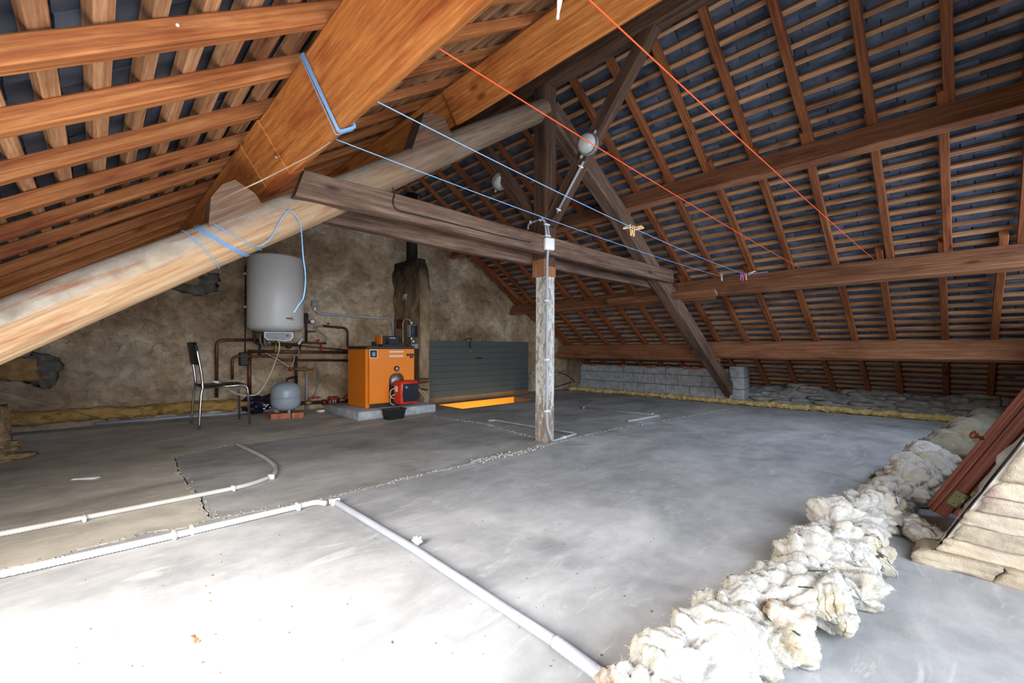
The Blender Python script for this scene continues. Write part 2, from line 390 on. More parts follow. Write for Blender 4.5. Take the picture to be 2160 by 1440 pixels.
oi = m.node('ShaderNodeObjectInfo'); hs = m.node('ShaderNodeHueSaturation'); mr = m.node('ShaderNodeMapRange'); mr.inputs[3].default_value = 0.72; mr.inputs[4].default_value = 1.05
m.l.new(oi.outputs['Random'], mr.inputs[0]); m.l.new(mr.outputs[0], hs.inputs['Value']); m.l.new(col, hs.inputs['Color'])
m.color(hs.outputs[0]); m.bump(m.noise(v, 18, 8, 0.7), 1.0, 0.016); M['stone'] = m.m
M['stone_mortar'] = plain('pale_lime_mortar', srgb(188, 184, 178), 0.95, 0, 0.18, 12, 0.2, 0.6)
M['brick'] = plain('terracotta_brick', srgb(176, 112, 82), 0.9, 0, 0.2, 18, 0.2, 0.4)
M['ochre_stone'] = plain('ochre_wall_stone', srgb(150, 116, 76), 0.95, 0, 0.25, 9, 0.2, 0.5)

def insul(name, base, tint, tint2, lo=0.5):
    m = Mat(name, 0.98, 0, 0.05); v = m.coords()
    a = m.noise(v, 8, 7, 0.65, 0.6)
    col = m.mix(base, tint, m.ramp(a, [(lo, BW(0)), (lo + 0.2, BW(1))]))
    col = m.mix(col, tint2, m.ramp(m.noise(v, 5, 5, 0.6, 0.8), [(0.57, BW(0)), (0.68, BW(0.8))]))
    m.color(col); m.bump(m.noise(m.coords((1, 2.5, 2.5)), 30, 8, 0.75, 0.8), 0.9, 0.012)
    m.b.inputs['Subsurface Weight'].default_value = 0.0
    return m.m
M['ins_white'] = insul('white_glass_wool', srgb(212, 210, 205), srgb(204, 192, 160), srgb(164, 126, 84), 0.5)
M['ins_grey'] = insul('grey_mineral_wool', srgb(160, 152, 136), srgb(150, 136, 106), srgb(190, 178, 140), 0.48)
M['ins_yellow'] = insul('yellow_glass_wool', srgb(196, 172, 116), srgb(214, 186, 120), srgb(140, 108, 62), 0.46)
M['ins_ochre'] = insul('dusty_ochre_glass_wool', srgb(172, 136, 82), srgb(188, 150, 90), srgb(98, 72, 44), 0.46)

M['enamel'] = plain('white_heater_enamel', srgb(206, 202, 198), 0.38, 0, 0.02, 3, 0.4)
M['grey_plastic'] = plain('grey_plastic', srgb(140, 142, 146), 0.45)
M['white_plastic'] = plain('white_plastic', srgb(226, 226, 224), 0.45, 0, 0.04)
M['conduit'] = plain('grey_pvc_conduit', srgb(152, 157, 166), 0.5, 0, 0.08)
M['conduit_light'] = plain('pale_grey_pvc_conduit', srgb(184, 182, 178), 0.55, 0, 0.08)
M['copper'] = plain('tarnished_copper', srgb(112, 70, 52), 0.5, 0.6, 0.3, 14)
M['dark_pipe'] = plain('dark_tarnished_pipe', srgb(64, 50, 44), 0.6, 0.4, 0.3, 14)
M['brass'] = plain('dull_brass', srgb(168, 136, 84), 0.45, 0.7, 0.2)
M['chrome'] = plain('chrome_tube', srgb(190, 190, 192), 0.18, 1.0, 0.05)
M['black'] = plain('black_plastic', srgb(24, 24, 27), 0.5, 0, 0.1)
M['black_seat'] = plain('black_vinyl', srgb(26, 25, 27), 0.45, 0, 0.1)
M['orange'] = plain('orange_boiler_enamel', srgb(232, 126, 18), 0.42, 0, 0.03, 3, 0.4)
M['orange_hatch'] = plain('orange_painted_boards', srgb(240, 150, 36), 0.7, 0, 0.02, 3)
M['boiler_dark'] = plain('dark_brown_boiler_lid', srgb(52, 45, 42), 0.5)
M['burner_red'] = plain('red_burner_plastic', srgb(206, 56, 30), 0.4, 0, 0.1)
M['burner_blue'] = plain('blue_black_burner_cover', srgb(26, 28, 42), 0.4, 0, 0.1)
M['steel'] = plain('dull_steel', srgb(140, 138, 136), 0.45, 0.7, 0.2)
M['vessel'] = plain('blue_grey_vessel_paint', srgb(146, 156, 166), 0.35, 0, 0.04, 3, 0.5)
M['pump_red'] = plain('dark_red_pump_paint', srgb(142, 40, 44), 0.5, 0, 0.15)
M['valve_red'] = plain('red_valve_handle', srgb(178, 34, 30), 0.45)
M['cloth_navy'] = plain('navy_plastic_bag', srgb(30, 28, 48), 0.4, 0, 0.3, 12, 0.4)
M['cable_cream'] = plain('cream_cable', srgb(206, 190, 160), 0.5, 0, 0.05)
M['cable_grey'] = plain('grey_cable', srgb(130, 126, 116), 0.5, 0, 0.05)
M['cable_black'] = plain('black_cable', srgb(34, 32, 32), 0.5, 0, 0.05)
M['rope_blue'] = plain('blue_plastic_line', srgb(128, 178, 226), 0.4, 0, 0.05)
M['rope_orange'] = plain('orange_plastic_line', srgb(232, 84, 40), 0.4, 0, 0.05)
M['string'] = plain('pale_string', srgb(170, 150, 130), 0.7, 0, 0.05)
M['panel_green'] = plain('dark_grey_green_paint', srgb(64, 69, 68), 0.6, 0, 0.06, 3)
M['panel_brown'] = plain('brown_painted_board', srgb(110, 84, 62), 0.7, 0, 0.1, 5)
M['hatch_brown'] = plain('brown_hatch_frame', srgb(96, 74, 56), 0.75, 0, 0.1, 5)
M['peg'] = plain('pale_wooden_peg', srgb(222, 184, 128), 0.7)
M['peg_pink'] = plain('pink_plastic_peg', srgb(190, 90, 160), 0.5)
M['peg_white'] = plain('white_plastic_peg', srgb(226, 220, 214), 0.5)
m = Mat('milky_lamp_glass', 0.25, 0, 0.5); m.color(m.ramp(m.noise(m.coords(), 12, 3), [(0.3, srgb(160, 160, 156)), (0.7, srgb(196, 196, 192))])); M['lamp_glass'] = m.m
M['leaf'] = plain('dry_brown_leaf', srgb(150, 92, 46), 0.8)
M['moss'] = plain('green_moss', srgb(70, 112, 40), 0.9, 0, 0.4, 30)
M['green_tie'] = plain('dark_green_tie', srgb(28, 66, 48), 0.6)
M['hinge'] = plain('olive_brass_hinge', srgb(134, 134, 100), 0.4, 0.6)
M['red_dot'] = plain('red_print', srgb(196, 40, 36), 0.5)
M['dark_print'] = plain('dark_print', srgb(40, 36, 38), 0.5)
M['bark'] = plain('torn_brown_fibre', srgb(132, 108, 80), 0.95, 0, 0.3, 20, 0.1, 0.6)
# ------------------------------------------------------------------ the roof
SL = 0.66; CO = 1 / math.sqrt(1 + SL * SL); SI = SL * CO
Z0 = 3.55                                      # underside of the rafters at the ridge
YN, YF = -3.75, 3.95
RT = 0.062
BTS = {-1: 0.044, 1: 0.030}                          # rafter and batten thickness
def under(X): return Z0 - SL * abs(X)
def roof_pt(sgn, along, off, Y):               # along = distance down the slope from the ridge, off = height above the rafters' underside
    return Vector((sgn * (along * CO + off * SI), Y, Z0 - along * SI + off * CO))
ceil = {}
for sgn, nm in ((-1, 'ceiling_left'), (1, 'ceiling_right')):
    p = setting(nm, (sgn * 2.5, 0, 0)); ceil[sgn] = p; BT = BTS[sgn]; BWD = {-1: 0.046, 1: 0.038}[sgn]
    p['label'] = ['', 'right roof slope of rafters, battens and bare slates', 'left roof slope of orange rafters and battens under slates'][sgn]
    mb = MB(); top = RT + BT + 0.075
    a, b, c, d = roof_pt(sgn, -0.15, top, YN), roof_pt(sgn, 6.6, top, YN), roof_pt(sgn, 6.6, top, YF), roof_pt(sgn, -0.15, top, YF)
    up = Vector((sgn * SI, 0, CO)) * 0.03
    mb.prism([a, b, c, d], up); mb.build('roof_backing', M['roof_skin'], p)  # outer sheet beyond the slates, added to block light
    # battens along the roof
    n = 0; al = 0.10
    while al < 6.3:
        A = roof_pt(sgn, al, RT + BT / 2, YN + 0.05); B = roof_pt(sgn, al + random.uniform(-.012, .012), RT + BT / 2, YF - 0.25)
        beam('batten', A, B, BWD + random.uniform(-.006, .006), BT, (sgn * SI, 0, CO), M['batten'], p, 0.7, 0.006, 0.003, al * 3)
        al += 0.132
    # slates hung on the battens
    al = 0.03; row = 0; slabs = []
    while al < 6.3:
        y = YN + 0.05 + (0.11 if row % 2 else 0) + random.uniform(-.02, .02)
        while y < YF - 0.25:
            w = 0.205 + random.uniform(-.012, .012)
            slabs.append((al, y + w / 2, w)); y += w + 0.009
        al += 0.132; row += 1
    def slate(mb, al, y, w, loc=True):
        L = 0.29; t = 0.006
        j = random.uniform(-.012, .006); o0 = RT + BT + 0.035 + j; o1 = RT + BT + 0.003 + random.uniform(0, .009)
        q = [roof_pt(sgn, al - L * 0.5, o0, y - w / 2), roof_pt(sgn, al + L * 0.5, o1, y - w / 2), roof_pt(sgn, al + L * 0.5 + random.uniform(-.006, .006), o1, y + w / 2), roof_pt(sgn, al - L * 0.5, o0, y + w / 2)]
        mb.prism(q, Vector((sgn * SI, 0, CO)) * t)
    def seen(s_):
        P = roof_pt(sgn, s_[0], RT, s_[1]) - CAM; dep = P.dot(FWD)
        if dep < 0.2: return 0
        x = CX + F_PX * P.dot(RGT) / dep; yy = HOR - F_PX * P.z / dep
        return (1.0 / dep ** 2) if (-20 < x < 2180 and -20 < yy < 1000) else 0
    slabs.sort(key=seen, reverse=True)
    keep = 300 if sgn > 0 else 120
    for s_ in slabs[:keep]:
        mb = MB(); slate(mb, *s_); mb.build('slate', M['slate'], p)
    mb = MB()
    for s_ in slabs[keep:]: slate(mb, *s_)
    o = mb.build('slates', M['slate'], p); o['kind'] = 'stuff'

# unseen roof window frame, added round the light over the bright patch of floor, out of the picture on the left
wn = setting('added_roof_window', (-3.8, -1.64, 0.9)); wn['label'] = 'added roof window low in the left slope beside the camera'
for a0, a1, y0, y1 in ((3.92, 3.98, -2.18, -1.10), (5.18, 5.25, -2.18, -1.10), (3.92, 5.25, -2.24, -2.18), (3.92, 5.25, -1.10, -1.04)):
    mb = MB(); mb.prism([roof_pt(-1, a0, -0.07, y0), roof_pt(-1, a1, -0.07, y0), roof_pt(-1, a1, -0.07, y1), roof_pt(-1, a0, -0.07, y1)], Vector((-SI, 0, CO)) * 0.068); mb.build('added_window_frame', M['batten'], wn)

# rafters: on the right in three lapping lengths, on the left in one
def rafter(sgn, Y, a0, a1, w=0.06, h=RT, mat='wood_rafter', tilt=0.0):
    A = roof_pt(sgn, a0, h / 2, Y); B = roof_pt(sgn, a1, h / 2, Y + tilt)
    return beam('rafter', A, B, w, h, (sgn * SI, 0, CO), M[mat], ceil[sgn], 0.5, 0.01, 0.005, Y * 3 + a0)
XP = [1.41, 2.72, 3.94]                         # where the right purlins carry the rafters
k = 0; Y = CAM.y + 0.09 - 0.415 * 2
while Y < gY(2) - 0.1:
    j = lambda: random.uniform(-.025, .025)
    rafter(1, Y + j(), 0.0, XP[0] / CO + 0.18, tilt=j())
    rafter(1, Y + 0.005 + j(), XP[0] / CO - 0.1, XP[1] / CO + 0.16, tilt=j())
    rafter(1, Y + 0.055 + j(), XP[1] / CO - 0.12, 5.22 / CO, tilt=j())
    Y += 0.415
rafter(1, gY(3.0) - 0.06, 1.6, 5.6, tilt=-0.3, w=0.07)
for dY in [0.35, 0.72, 1.10, 1.50, 1.865, 2.31, 2.74, 3.17, 3.62, 4.07, 4.52, 4.97, 5.42, 5.87, 6.3]:
    rafter(-1, CAM.y + dY, 0.0, 6.15, w=0.055, mat='wood_left', tilt=random.uniform(-.02, .02))

# purlins: 26 cm deep, set square to the slope
NW, NB = 0.26, 0.066
def purlin(sgn, Xt, Y0, Y1, mat, label, w=NW, b=NB, shift=0.0, drop=0.0, ydrop=0.0, name='purlin', parent=None):
    n = Vector((-sgn * SI, 0, -CO)); bd = Vector((CO, 0, -sgn * SI))
    e = Vector((Xt, 0, under(Xt))) + bd * (shift + b / 2) + n * (w / 2 + drop)
    A = e + Vector((0, Y0, 0)); B = e + Vector((0, Y1, ydrop))
    if parent is None:
        o = beam(name, A, B, b, w, -n, mat, None, 0.35, 0.007, 0.007, Xt * 7)
        return tag(o, label, 'beam', 'purlins under the rafters')
    return beam(name, A, B, b, w, -n, mat, parent, 0.35, 0.006, 0.007, Xt * 7)
def purlin_pair(sgn, Xt, Ya, Yb, Yend, mat, label, sh=0.0, w2=NW, drop2=0.0):
    p = thing('purlin', label, 'beam', (Xt, 0, under(Xt) - 0.3), 'purlins under the rafters')
    purlin(sgn, Xt, YN + 0.1, Ya, mat, '', name='timber', parent=p)
    purlin(sgn, Xt, Yb, Yend, mat, '', shift=sh, w=w2, drop=drop2, name='timber', parent=p)
    return p
pl = purlin_pair(-1, -2.446, -0.36, -0.02, gY(-2.4) - 0.0, M['wood_new'], 'broad orange purlin nearest the camera, bound with blue line', -0.005, 0.24)
# the scarfed length that laps the joint over the log
n = Vector((SI, 0, -CO)); bd = Vector((CO, 0, SI)); e = Vector((-2.446, 0, under(-2.446))) + n * 0.002
mb = MB(); prof = [(-0.36, 0.0), (-0.11, 0.0), (0.03, 0.05), (0.15, 0.262), (-0.36, 0.262)]
q = [e + Vector((0, y, 0)) + n * (w) + bd * -0.0015 for y, w in prof]
mb.prism(q, bd * 0.082); mb.build_along('scarf_piece', M['wood_new'], (0, 1, 0), (0, 0, 1), pl)
purlin_pair(-1, -1.075, 0.10, -0.30, gY(-1) - 0.0, M['wood_new'], 'orange purlin high on the left slope, just below the ridge', 0.02, 0.25)
purlin_pair(1, XP[0], 0.22, -0.06, gY(XP[0]) - 0.12, M['wood_red'], 'uppermost purlin of the slated slope, dark above and orange beneath', 0.05, 0.24)
pm = purlin_pair(1, XP[1], 0.18, -0.5, gY(XP[1]) - 0.05, M['wood_red'], 'middle purlin of the slated slope, at the end of the tie beam', 0.06, 0.2, 0.05)
purlin_pair(1, XP[2], 0.30, -0.12, gY(XP[2]) - 0.02, M['wood_red'], 'lowest purlin of the slated slope, above the block wall', 0.05, 0.28)
tag(beam('ridge_beam', (0, YN + 0.1, 3.34), (0, gY(0), 3.34), 0.13, 0.2, (0, 0, 1), M['wood_dark'], None, 0.35, 0.01, 0.01, 2), 'dark old ridge beam running over the top of the post', 'beam')

# ------------------------------------------------------------------ the truss
post = thing('king_post', 'upright timber post in mid attic with flaking white paint', 'post', (0, 0, 0))
beam('painted_shaft', (0.0, 0, 0.0), (0.0, 0, 1.52), 0.128, 0.135, (0, 1, 0), M['post_paint'], post, 0.12, 0.008, 0.012, 4)
beam('upper_shaft', (0, 0, 1.6), (0, 0, 3.25), 0.15, 0.16, (0, 1, 0), M['wood_dark'], post, 0.2, 0.01, 0.012, 8)
beam('cheek_block', (-0.008, 0, 1.505), (-0.008, 0, 1.66), 0.165, 0.15, (0, 1, 0), M['wood_red'], post, 0.1, 0.003, 0.006, 1)

# round barked log, the left principal rafter
A = Vector((-4.75, 0, 3.066 - 0.658 * 4.75)); B = Vector((-0.03, 0, 3.066 - 0.658 * 0.03)); mt, L = basis(A, B, (0, 0, 1))
mb = MB(); N = 60; R = 28; L_LOG, mt_log = L, mt.copy()
def logpt(u, v):
    x = u * L_LOG; a = 2 * math.pi * v; r = 0.118 - 0.022 * u
    r *= 1 + 0.05 * nz((x * 1.4, math.cos(a) * 0.9, math.sin(a) * 0.9), 1, 4) + 0.02 * nz((x * 4, math.cos(a) * 3, math.sin(a) * 3), 1, 7)
    return Vector((x, math.cos(a) * r + 0.012 * nz((x * .7, 0, 3), 1), math.sin(a) * r + 0.015 * nz((x * .7, 6, 3), 1)))
mb.grid(logpt, N, R)
mb.v = mb.v; me = bpy.data.meshes.new('log_rafter')
me.from_pydata(mb.v, [], [f for f in mb.f]); me.polygons.foreach_set('use_smooth', [True] * len(mb.f)); me.materials.append(M['log'])
lg = bpy.data.objects.new('log_rafter', me); COL.objects.link(lg); lg.matrix_basis = mt
tag(lg, 'thick round barked log sloping across the left side', 'log')
def log_ring(X, a, lift=0.004):                # a point on the log's skin, a = angle round it
    x = (X + 4.75) / CO; q_ = logpt(x / L_LOG, a / (2 * math.pi)); return mt_log @ (q_ + Vector((0, math.cos(a), math.sin(a))) * lift)
def log_c(X): return Vector((X, 0, 3.066 + 0.658 * X))

pr = beam('principal_rafter', (4.86, 0, -0.02), (0.06, 0, 3.08), 0.15, 0.19, (0, 0, 1), M['wood_old'], None, 0.25, 0.012, 0.012, 6, cut0=-0.10)
tag(pr, 'old squared timber slanting from the post head to the floor by the block wall', 'beam')
ncol = beam('tie_beam', (-2.19, -0.125, 1.76), (2.24, -0.125, 1.755), 0.075, 0.155, (0, 0, 1), M['wood_old'], None, 0.2, 0.009, 0.006, 3, cut0=0.05, cut1=-0.03)
tag(ncol, 'weathered tie beam on the near side of the post', 'beam')
fcol = beam('tie_beam', (-2.0, 0.125, 1.715), (2.22, 0.125, 1.70), 0.07, 0.15, (0, 0, 1), M['wood_old'], None, 0.2, 0.009, 0.006, 12)
tag(fcol, 'weathered tie beam on the far side of the post, half hidden', 'beam')
bn = beam('brace', (0, -0.06, 1.99), (0, -1.08, 3.26), 0.10, 0.115, (0, -1, 1), M['wood_dark'], None, 0.2, 0.008, 0.01, 21); tag(bn, 'near brace from post to ridge beam, carrying the round lamp', 'brace')
bf = beam('brace', (0, 0.06, 1.99), (0, 1.08, 3.26), 0.10, 0.115, (0, 1, 1), M['wood_dark'], None, 0.2, 0.008, 0.01, 22); tag(bf, 'far brace from post to ridge beam, behind the post', 'brace')
# wedges that stop the purlins on the truss timbers
def wedge(label, X, sgn, prof, Y0, Y1, mat):
    mb = MB()
    q = [Vector((X + sgn * a * CO - sgn * 0 + 0, Y0, 0)) for a, h in prof]
    pts = []
    for a, h in prof:                          # a down the slope from X, h square to the slope above the log
        base = log_c(X) if sgn < 0 else Vector((X, 0, 3.10 - 0.64 * X))
        pts.append(base + Vector((sgn * CO, 0, -SI)) * a + Vector((sgn * SI, 0, CO)) * h + Vector((0, Y0, 0)))
    mb.prism(pts, (0, Y1 - Y0, 0)); o = mb.build_along('purlin_wedge', mat, (sgn * CO, 0, -SI), (0, 0, 1))
    return tag(o, label, 'wedge', 'wedges behind the purlins')
wedge('grey brown wooden wedge on the log under the nearest orange purlin', -2.33, -1, [(-0.03, 0.07), (0.27, 0.07), (0.17, 0.20), (0.09, 0.238), (0.02, 0.24), (-0.03, 0.15)], -0.075, 0.07, M['wood_wedge'])
wedge('wooden wedge on the log under the higher orange purlin, darkened for the shaded gap', -1.08, -1, [(-0.02, 0.06), (0.40, 0.06), (0.13, 0.27), (-0.02, 0.2)], -0.07, 0.07, M['wood_dark'])  # dark wood stands in for the shade of the triangular gap
tag(beam('packing_board', (2.40, -0.62, 1.53), (2.40, 0.9, 1.53), 0.10, 0.05, (SI, 0, CO), M['wood_red'], None, 0.4, 0.004, 0.005, 3), 'short brown packing board beneath the middle purlin at the truss', 'board')

# ------------------------------------------------------------------ far gable wall
gable = setting('wall_back', (0, gY(0), 0)); gable['label'] = 'rough plastered far gable wall'
pits = [(onG(x, y), r) for x, y, r in ((1012, 683, .10), (1022, 690, .08), (997, 700, .07), (1035, 695, .05), (957, 700, .06), (1030, 715, .07), (1070, 700, .08), (940, 668, .05), (960, 655, .05), (1000, 655, .05))]
def gp(u, v):
    X = -5.4 + 10.8 * u; zt = max(under(X) + 0.12, 0.12); z = v * zt
    p = Vector((X, gY(X), z)); d = 0.035 * fbm(p, 1.6, 4, 2.0) + 0.012 * fbm(p, 7, 3, 5.0)
    for c, r in pits:
        t = (p - c).length / r
        if t < 1: d -= 0.05 * (1 - t * t)
    return p + Vector((-GK, -1, 0)).normalized() * d
mb = MB(); mb.grid(gp, 330, 110, flip=False); mb.build('plaster_face', M['plaster'], gable)
mb = MB(); mb.prism([Vector((-5.6, gY(-5.6) + .08, 0)), Vector((5.6, gY(5.6) + .08, 0)), Vector((5.6, gY(5.6) + .08, .2)), Vector((0, gY(0) + .08, 3.9)), Vector((-5.6, gY(-5.6) + .08, .2))], (0.02, 0.25, 0))
mb.build('masonry_core', M['plaster'], gable)
# bare stones showing through the plaster
for i, (x, y, w, h) in enumerate(((48, 770, .36, .14), (52, 788, .34, .13), (385, 592, .30, .11), (418, 585, .26, .14))):
    c = onG(x, y, 0.02); mb = MB(); mb.rock(c, (w, 0.09, h), math.atan(-GK), i * 3.1, 0.25); mb.build('stone', M['ochre_stone'], gable)
for i, (x, y, w, h) in enumerate(((88, 780, .26, .26), (425, 598, .28, .22), (400, 606, .34, .1))):
    c = onG(x, y, 0.03); mb = MB(); mb.rock(c, (w, 0.06, h), math.atan(-GK), i * 5.3 + 2, 0.6, 5, 0.2); mb.build('mortar_patch', M['old_patch'], gable)

# ------------------------------------------------------------------ right eave wall: concrete blocks, pier, then sloping rubble and mortar
eave = setting('wall_right', (4.7, 0, 0)); eave['label'] = 'low eave wall of concrete blocks and mortared rubble'
XW = 4.60
Yp = CAM.y + 2.5
rnd = random.Random(3)
for r_ in range(3):
    z0 = r_ * 0.187; hgt = 0.178 if r_ < 2 else 0.13
    y = Yp + 0.20 - (0.0 if r_ % 2 else 0.22)
    while y < gY(XW) + 0.02:
        L = 0.445; y0 = max(y, Yp + 0.16); y1 = min(y + L - 0.012, gY(XW) + 0.04)
        if y1 - y0 > 0.05:
            mb = MB(); mb.rbox((XW + 0.1 + rnd.uniform(-.006, .006), (y0 + y1) / 2, z0 + hgt / 2 + 0.004), (0.2, y1 - y0, hgt), 0.006, None, 1); mb.build('concrete_block', M['block'], eave)
        y += L
mb = MB(); mb.box((XW + 0.112, (Yp + gY(XW)) / 2 + 0.1, 0.26), (0.19, gY(XW) - Yp - 0.1, 0.52)); mb.build('mortar_joints', M['joint'], eave)
for y in (Yp + 0.75, Yp + 0.92, Yp + 1.25, Yp + 1.6, Yp + 2.2, Yp + 2.9):
    mb = MB(); mb.rock((XW + 0.03, y, 0.508), (0.1, rnd.uniform(.08, .22), 0.05), None, y, 0.2, 2); mb.build('brick', M['brick'], eave)
for k_ in range(3):
    mb = MB(); mb.rbox((XW + 0.07, Yp + 0.05, 0.095 + 0.187 * k_), (0.3, 0.22, 0.182), 0.012, None, 2); mb.build('pier_block', M['block'], eave)
def mort(u, v):
    y = -3.7 + (Yp + 0.0 + 3.7) * u; x = 4.62 + 0.62 * v
    z = 0.0 + 0.23 * min(1, v * 1.5) + 0.06 * fbm((x, y, 0), 2.6, 4, 3) * min(1, v * 4)
    return Vector((x + 0.07 * nz((x, y, 0), 1.6, 4), y, max(z, -0.01)))
mb = MB(); mb.grid(mort, 150, 22); mb.build('mortar_slope', M['mortar'], eave)
for i in range(34):
    y = -3.3 + (Yp + 3.1) * (i / 34) + rnd.uniform(-.05, .05); v_ = rnd.uniform(0.08, 0.75)
    c = mort((y + 3.7) / (Yp + 3.7), v_); w = rnd.uniform(.14, .30)
    mb = MB(); mb.rock(c - Vector((0, 0, .012)), (rnd.uniform(.12, .2), w, rnd.uniform(.05, .085)), rnd.uniform(-.5, .5), i * 1.9, 0.3, 3, 0.3); mb.build('stone', M['rubble'], eave)
mb = MB(); mb.box((5.45, 0.1, 0.25), (0.3, 7.8, 0.6)); mb.build('wall_core', M['mortar'], eave)
lw = MB(); lw.box((-4.95, 0.1, 0.25), (0.3, 7.8, 0.55)); structure(lw.build('wall_left', M['plaster']), 'low left eave wall in the dark')

# ------------------------------------------------------------------ near gable wall with the doorway the camera stands in
near = setting('wall_front', (2, -3.2, 0)); near['label'] = 'cream rubble stone wall with a leaning face at the lower right'
JX = -0.62                                      # jamb of the doorway, facing the camera
def ny(X, z):                                   # the inner face leans back as it rises
    base = -2.585 - 0.098 * (X - JX)
    return base - 0.48 * min(z, 0.85) - (0.1 if z > 0.85 else 0)
def nface(u, v):
    X = JX - 0.005 + (5.4 - JX) * u; z = 0.93 * v
    q_ = min(1, max(0, (u - .008) / .05)); q_ = q_ * q_ * (3 - 2 * q_)
    p = Vector((X, ny(X, z) + 0.012 - 0.17 * q_ * (1 - 0.75 * v), z)); return p + Vector((0, 0.04 * fbm(p, 5, 4, 8) * min(1, u * 60), 0))
mb = MB(); mb.grid(nface, 300, 50, flip=True); mb.build('mortar_face', M['stone_mortar'], near)
mb = MB(); mb.prism([(JX + 0.012, -2.585, 0), (JX + 0.012, -2.995, 0.855), (JX + 0.012, -2.995, 0.93), (JX + 0.012, -3.9, 0.93), (JX + 0.012, -3.9, 0)], (0.07, 0, 0)); mb.prism([(JX + 0.07, -2.80, 0), (JX + 0.07, -3.12, 0.85), (JX + 0.07, -3.12, 0.93), (JX + 0.07, -3.9, 0.93), (JX + 0.07, -3.9, 0)], (5.8, -0.5, 0)); mb.build('wall_core', M['stone_mortar'], near)
# the gable above, with an unseen window opening added for fill over the right part and the doorway on the left
YG0, YG1 = -3.85, -3.45
def gbox(x0, x1, z0, z1):
    mb = MB(); mb.box(((x0 + x1) / 2, (YG0 + YG1) / 2, (z0 + z1) / 2), (x1 - x0, YG1 - YG0, z1 - z0)); mb.build('gable_masonry', M['plaster'], near)
gbox(-5.4, -4.15, -0.05, 1.1)
gbox(JX + 0.06, 0.15, 0.9, 2.4); gbox(3.3, 5.4, 0.9, 1.4); gbox(-4.2, 0.15, 2.05, 3.4); gbox(0.15, 2.6, 2.15, 3.2)
# stones of the jamb, laid in uneven courses
rs = random.Random(11); z = 0.0; row = 0
while z < 0.9:
    h = rs.choice([0.06, 0.085, 0.11, 0.14]) if row else 0.055
    y = -2.585 + (0.05 if row == 0 else rs.uniform(-.015, .01))
    while y > -3.85:
        w = rs.uniform(0.14, 0.32); mb = MB()
        mb.rock((JX + 0.085 + rs.uniform(-.010, .010) - (0.03 if row == 0 else 0), y - w / 2, z + h / 2), (0.17, w * 1.0, h * 1.0), None, row * 7.3 + y * 5, 0.11, 8, 0.93)
        for i, v_ in enumerate(mb.v): mb.v[i] = v_ - Vector((0, 0.48 * min(v_.z, 0.85), 0))
        mb.build('stone', M['stone'], near); y -= w + 0.006
    z += h + 0.002; row += 1
# some stones of the leaning face beside the jamb
for i in range(22):
    X = JX + 0.25 + rs.random() * 2.6; z = rs.uniform(0.05, 1.0); w = rs.uniform(.16, .3)
    mb = MB(); mb.rock((X, ny(X, z) - 0.17, z), (w, 0.12, w * 0.5), Matrix.Rotation(0.42, 3, 'X'), i * 2.7, 0.2, 3, 0.6); mb.build('stone', M['stone'], near)

# ------------------------------------------------------------------ concrete floor: four cracked slabs over grit
floor = setting('floor', (0, 0, 0)); floor['label'] = 'cracked grey concrete floor'
def pts(lst): return [fl(x, y).xy for x, y in lst]
def jag(poly, off, seed, step=0.03, amp=0.012):  # resample a crack line, shift it sideways and fray it
    out = []
    for i in range(len(poly) - 1):
        a, b = poly[i], poly[i + 1]; n_ = max(1, int((b - a).length / step)); d = (b - a).normalized(); nn_ = Vector((-d.y, d.x))
        for k_ in range(n_):
            p = a + (b - a) * (k_ / n_)
            out.append(p + nn_ * (off + amp * (noise.noise(Vector((p.x * 9, p.y * 9, seed))) + 0.7 * noise.noise(Vector((p.x * 31, p.y * 31, seed))))))
    out.append(poly[-1]); return out
c1 = pts([(50, 1190), (110, 1180), (160, 1160), (260, 1138), (300, 1124), (395, 1112), (446, 1094)])
c1 = [Vector((-5.3, c1[0].y + 0.12))] + [Vector((-4.0, c1[0].y + 0.03))] + c1
c2 = pts([(446, 1094), (560, 1075), (690, 1050), (800, 1024), (870, 1005), (930, 992), (985, 980), (1030, 967), (1100, 953), (1172, 934)])
c3 = pts([(1172, 934), (1250, 914), (1340, 897), (1440, 880), (1540, 861)]); c3 = c3 + [Vector((5.4, c3[-1].y - 0.03))]
c4 = pts([(446, 1094), (430, 1075), (425, 1050), (405, 1030), (377, 992), (370, 962)])
c5 = pts([(370, 962), (480, 940), (700, 913), (905, 875)])
c6 = pts([(905, 875), (980, 888), (1020, 893), (1060, 905), (1120, 921), (1172, 934)])
K = c5[-1]; kg = Vector((K.x, 4.2))
g = 0.0045
HX0, HX1, HY0, HY1 = 0.70, 2.35, 2.175, 2.83    # hatch opening
def slab(name, outline, mat, hole=None):
    bm = bmesh.new()
    def loop(ps):
        vs = [bm.verts.new((p[0], p[1], 0)) for p in ps]; return [bm.edges.new((vs[i], vs[(i + 1) % len(vs)])) for i in range(len(vs))]
    es = loop(outline)
    if hole: es += loop(hole)
    bmesh.ops.triangle_fill(bm, use_beauty=True, use_dissolve=False, edges=es)
    for f in bm.faces:
        if f.normal.z < 0: f.normal_flip()
    be = [e for e in bm.edges if len(e.link_faces) == 1]
    ex = bmesh.ops.extrude_edge_only(bm, edges=be)
    for v_ in ex['geom']:
        if isinstance(v_, bmesh.types.BMVert): v_.co.z = -0.05
    bmesh.ops.recalc_face_normals(bm, faces=bm.faces[:])
    me = bpy.data.meshes.new(name); bm.to_mesh(me); bm.free(); me.materials.append(mat)
    o = bpy.data.objects.new(name, me); COL.objects.link(o); o.parent = floor; return o
far = [Vector((5.5, 4.2)), kg]
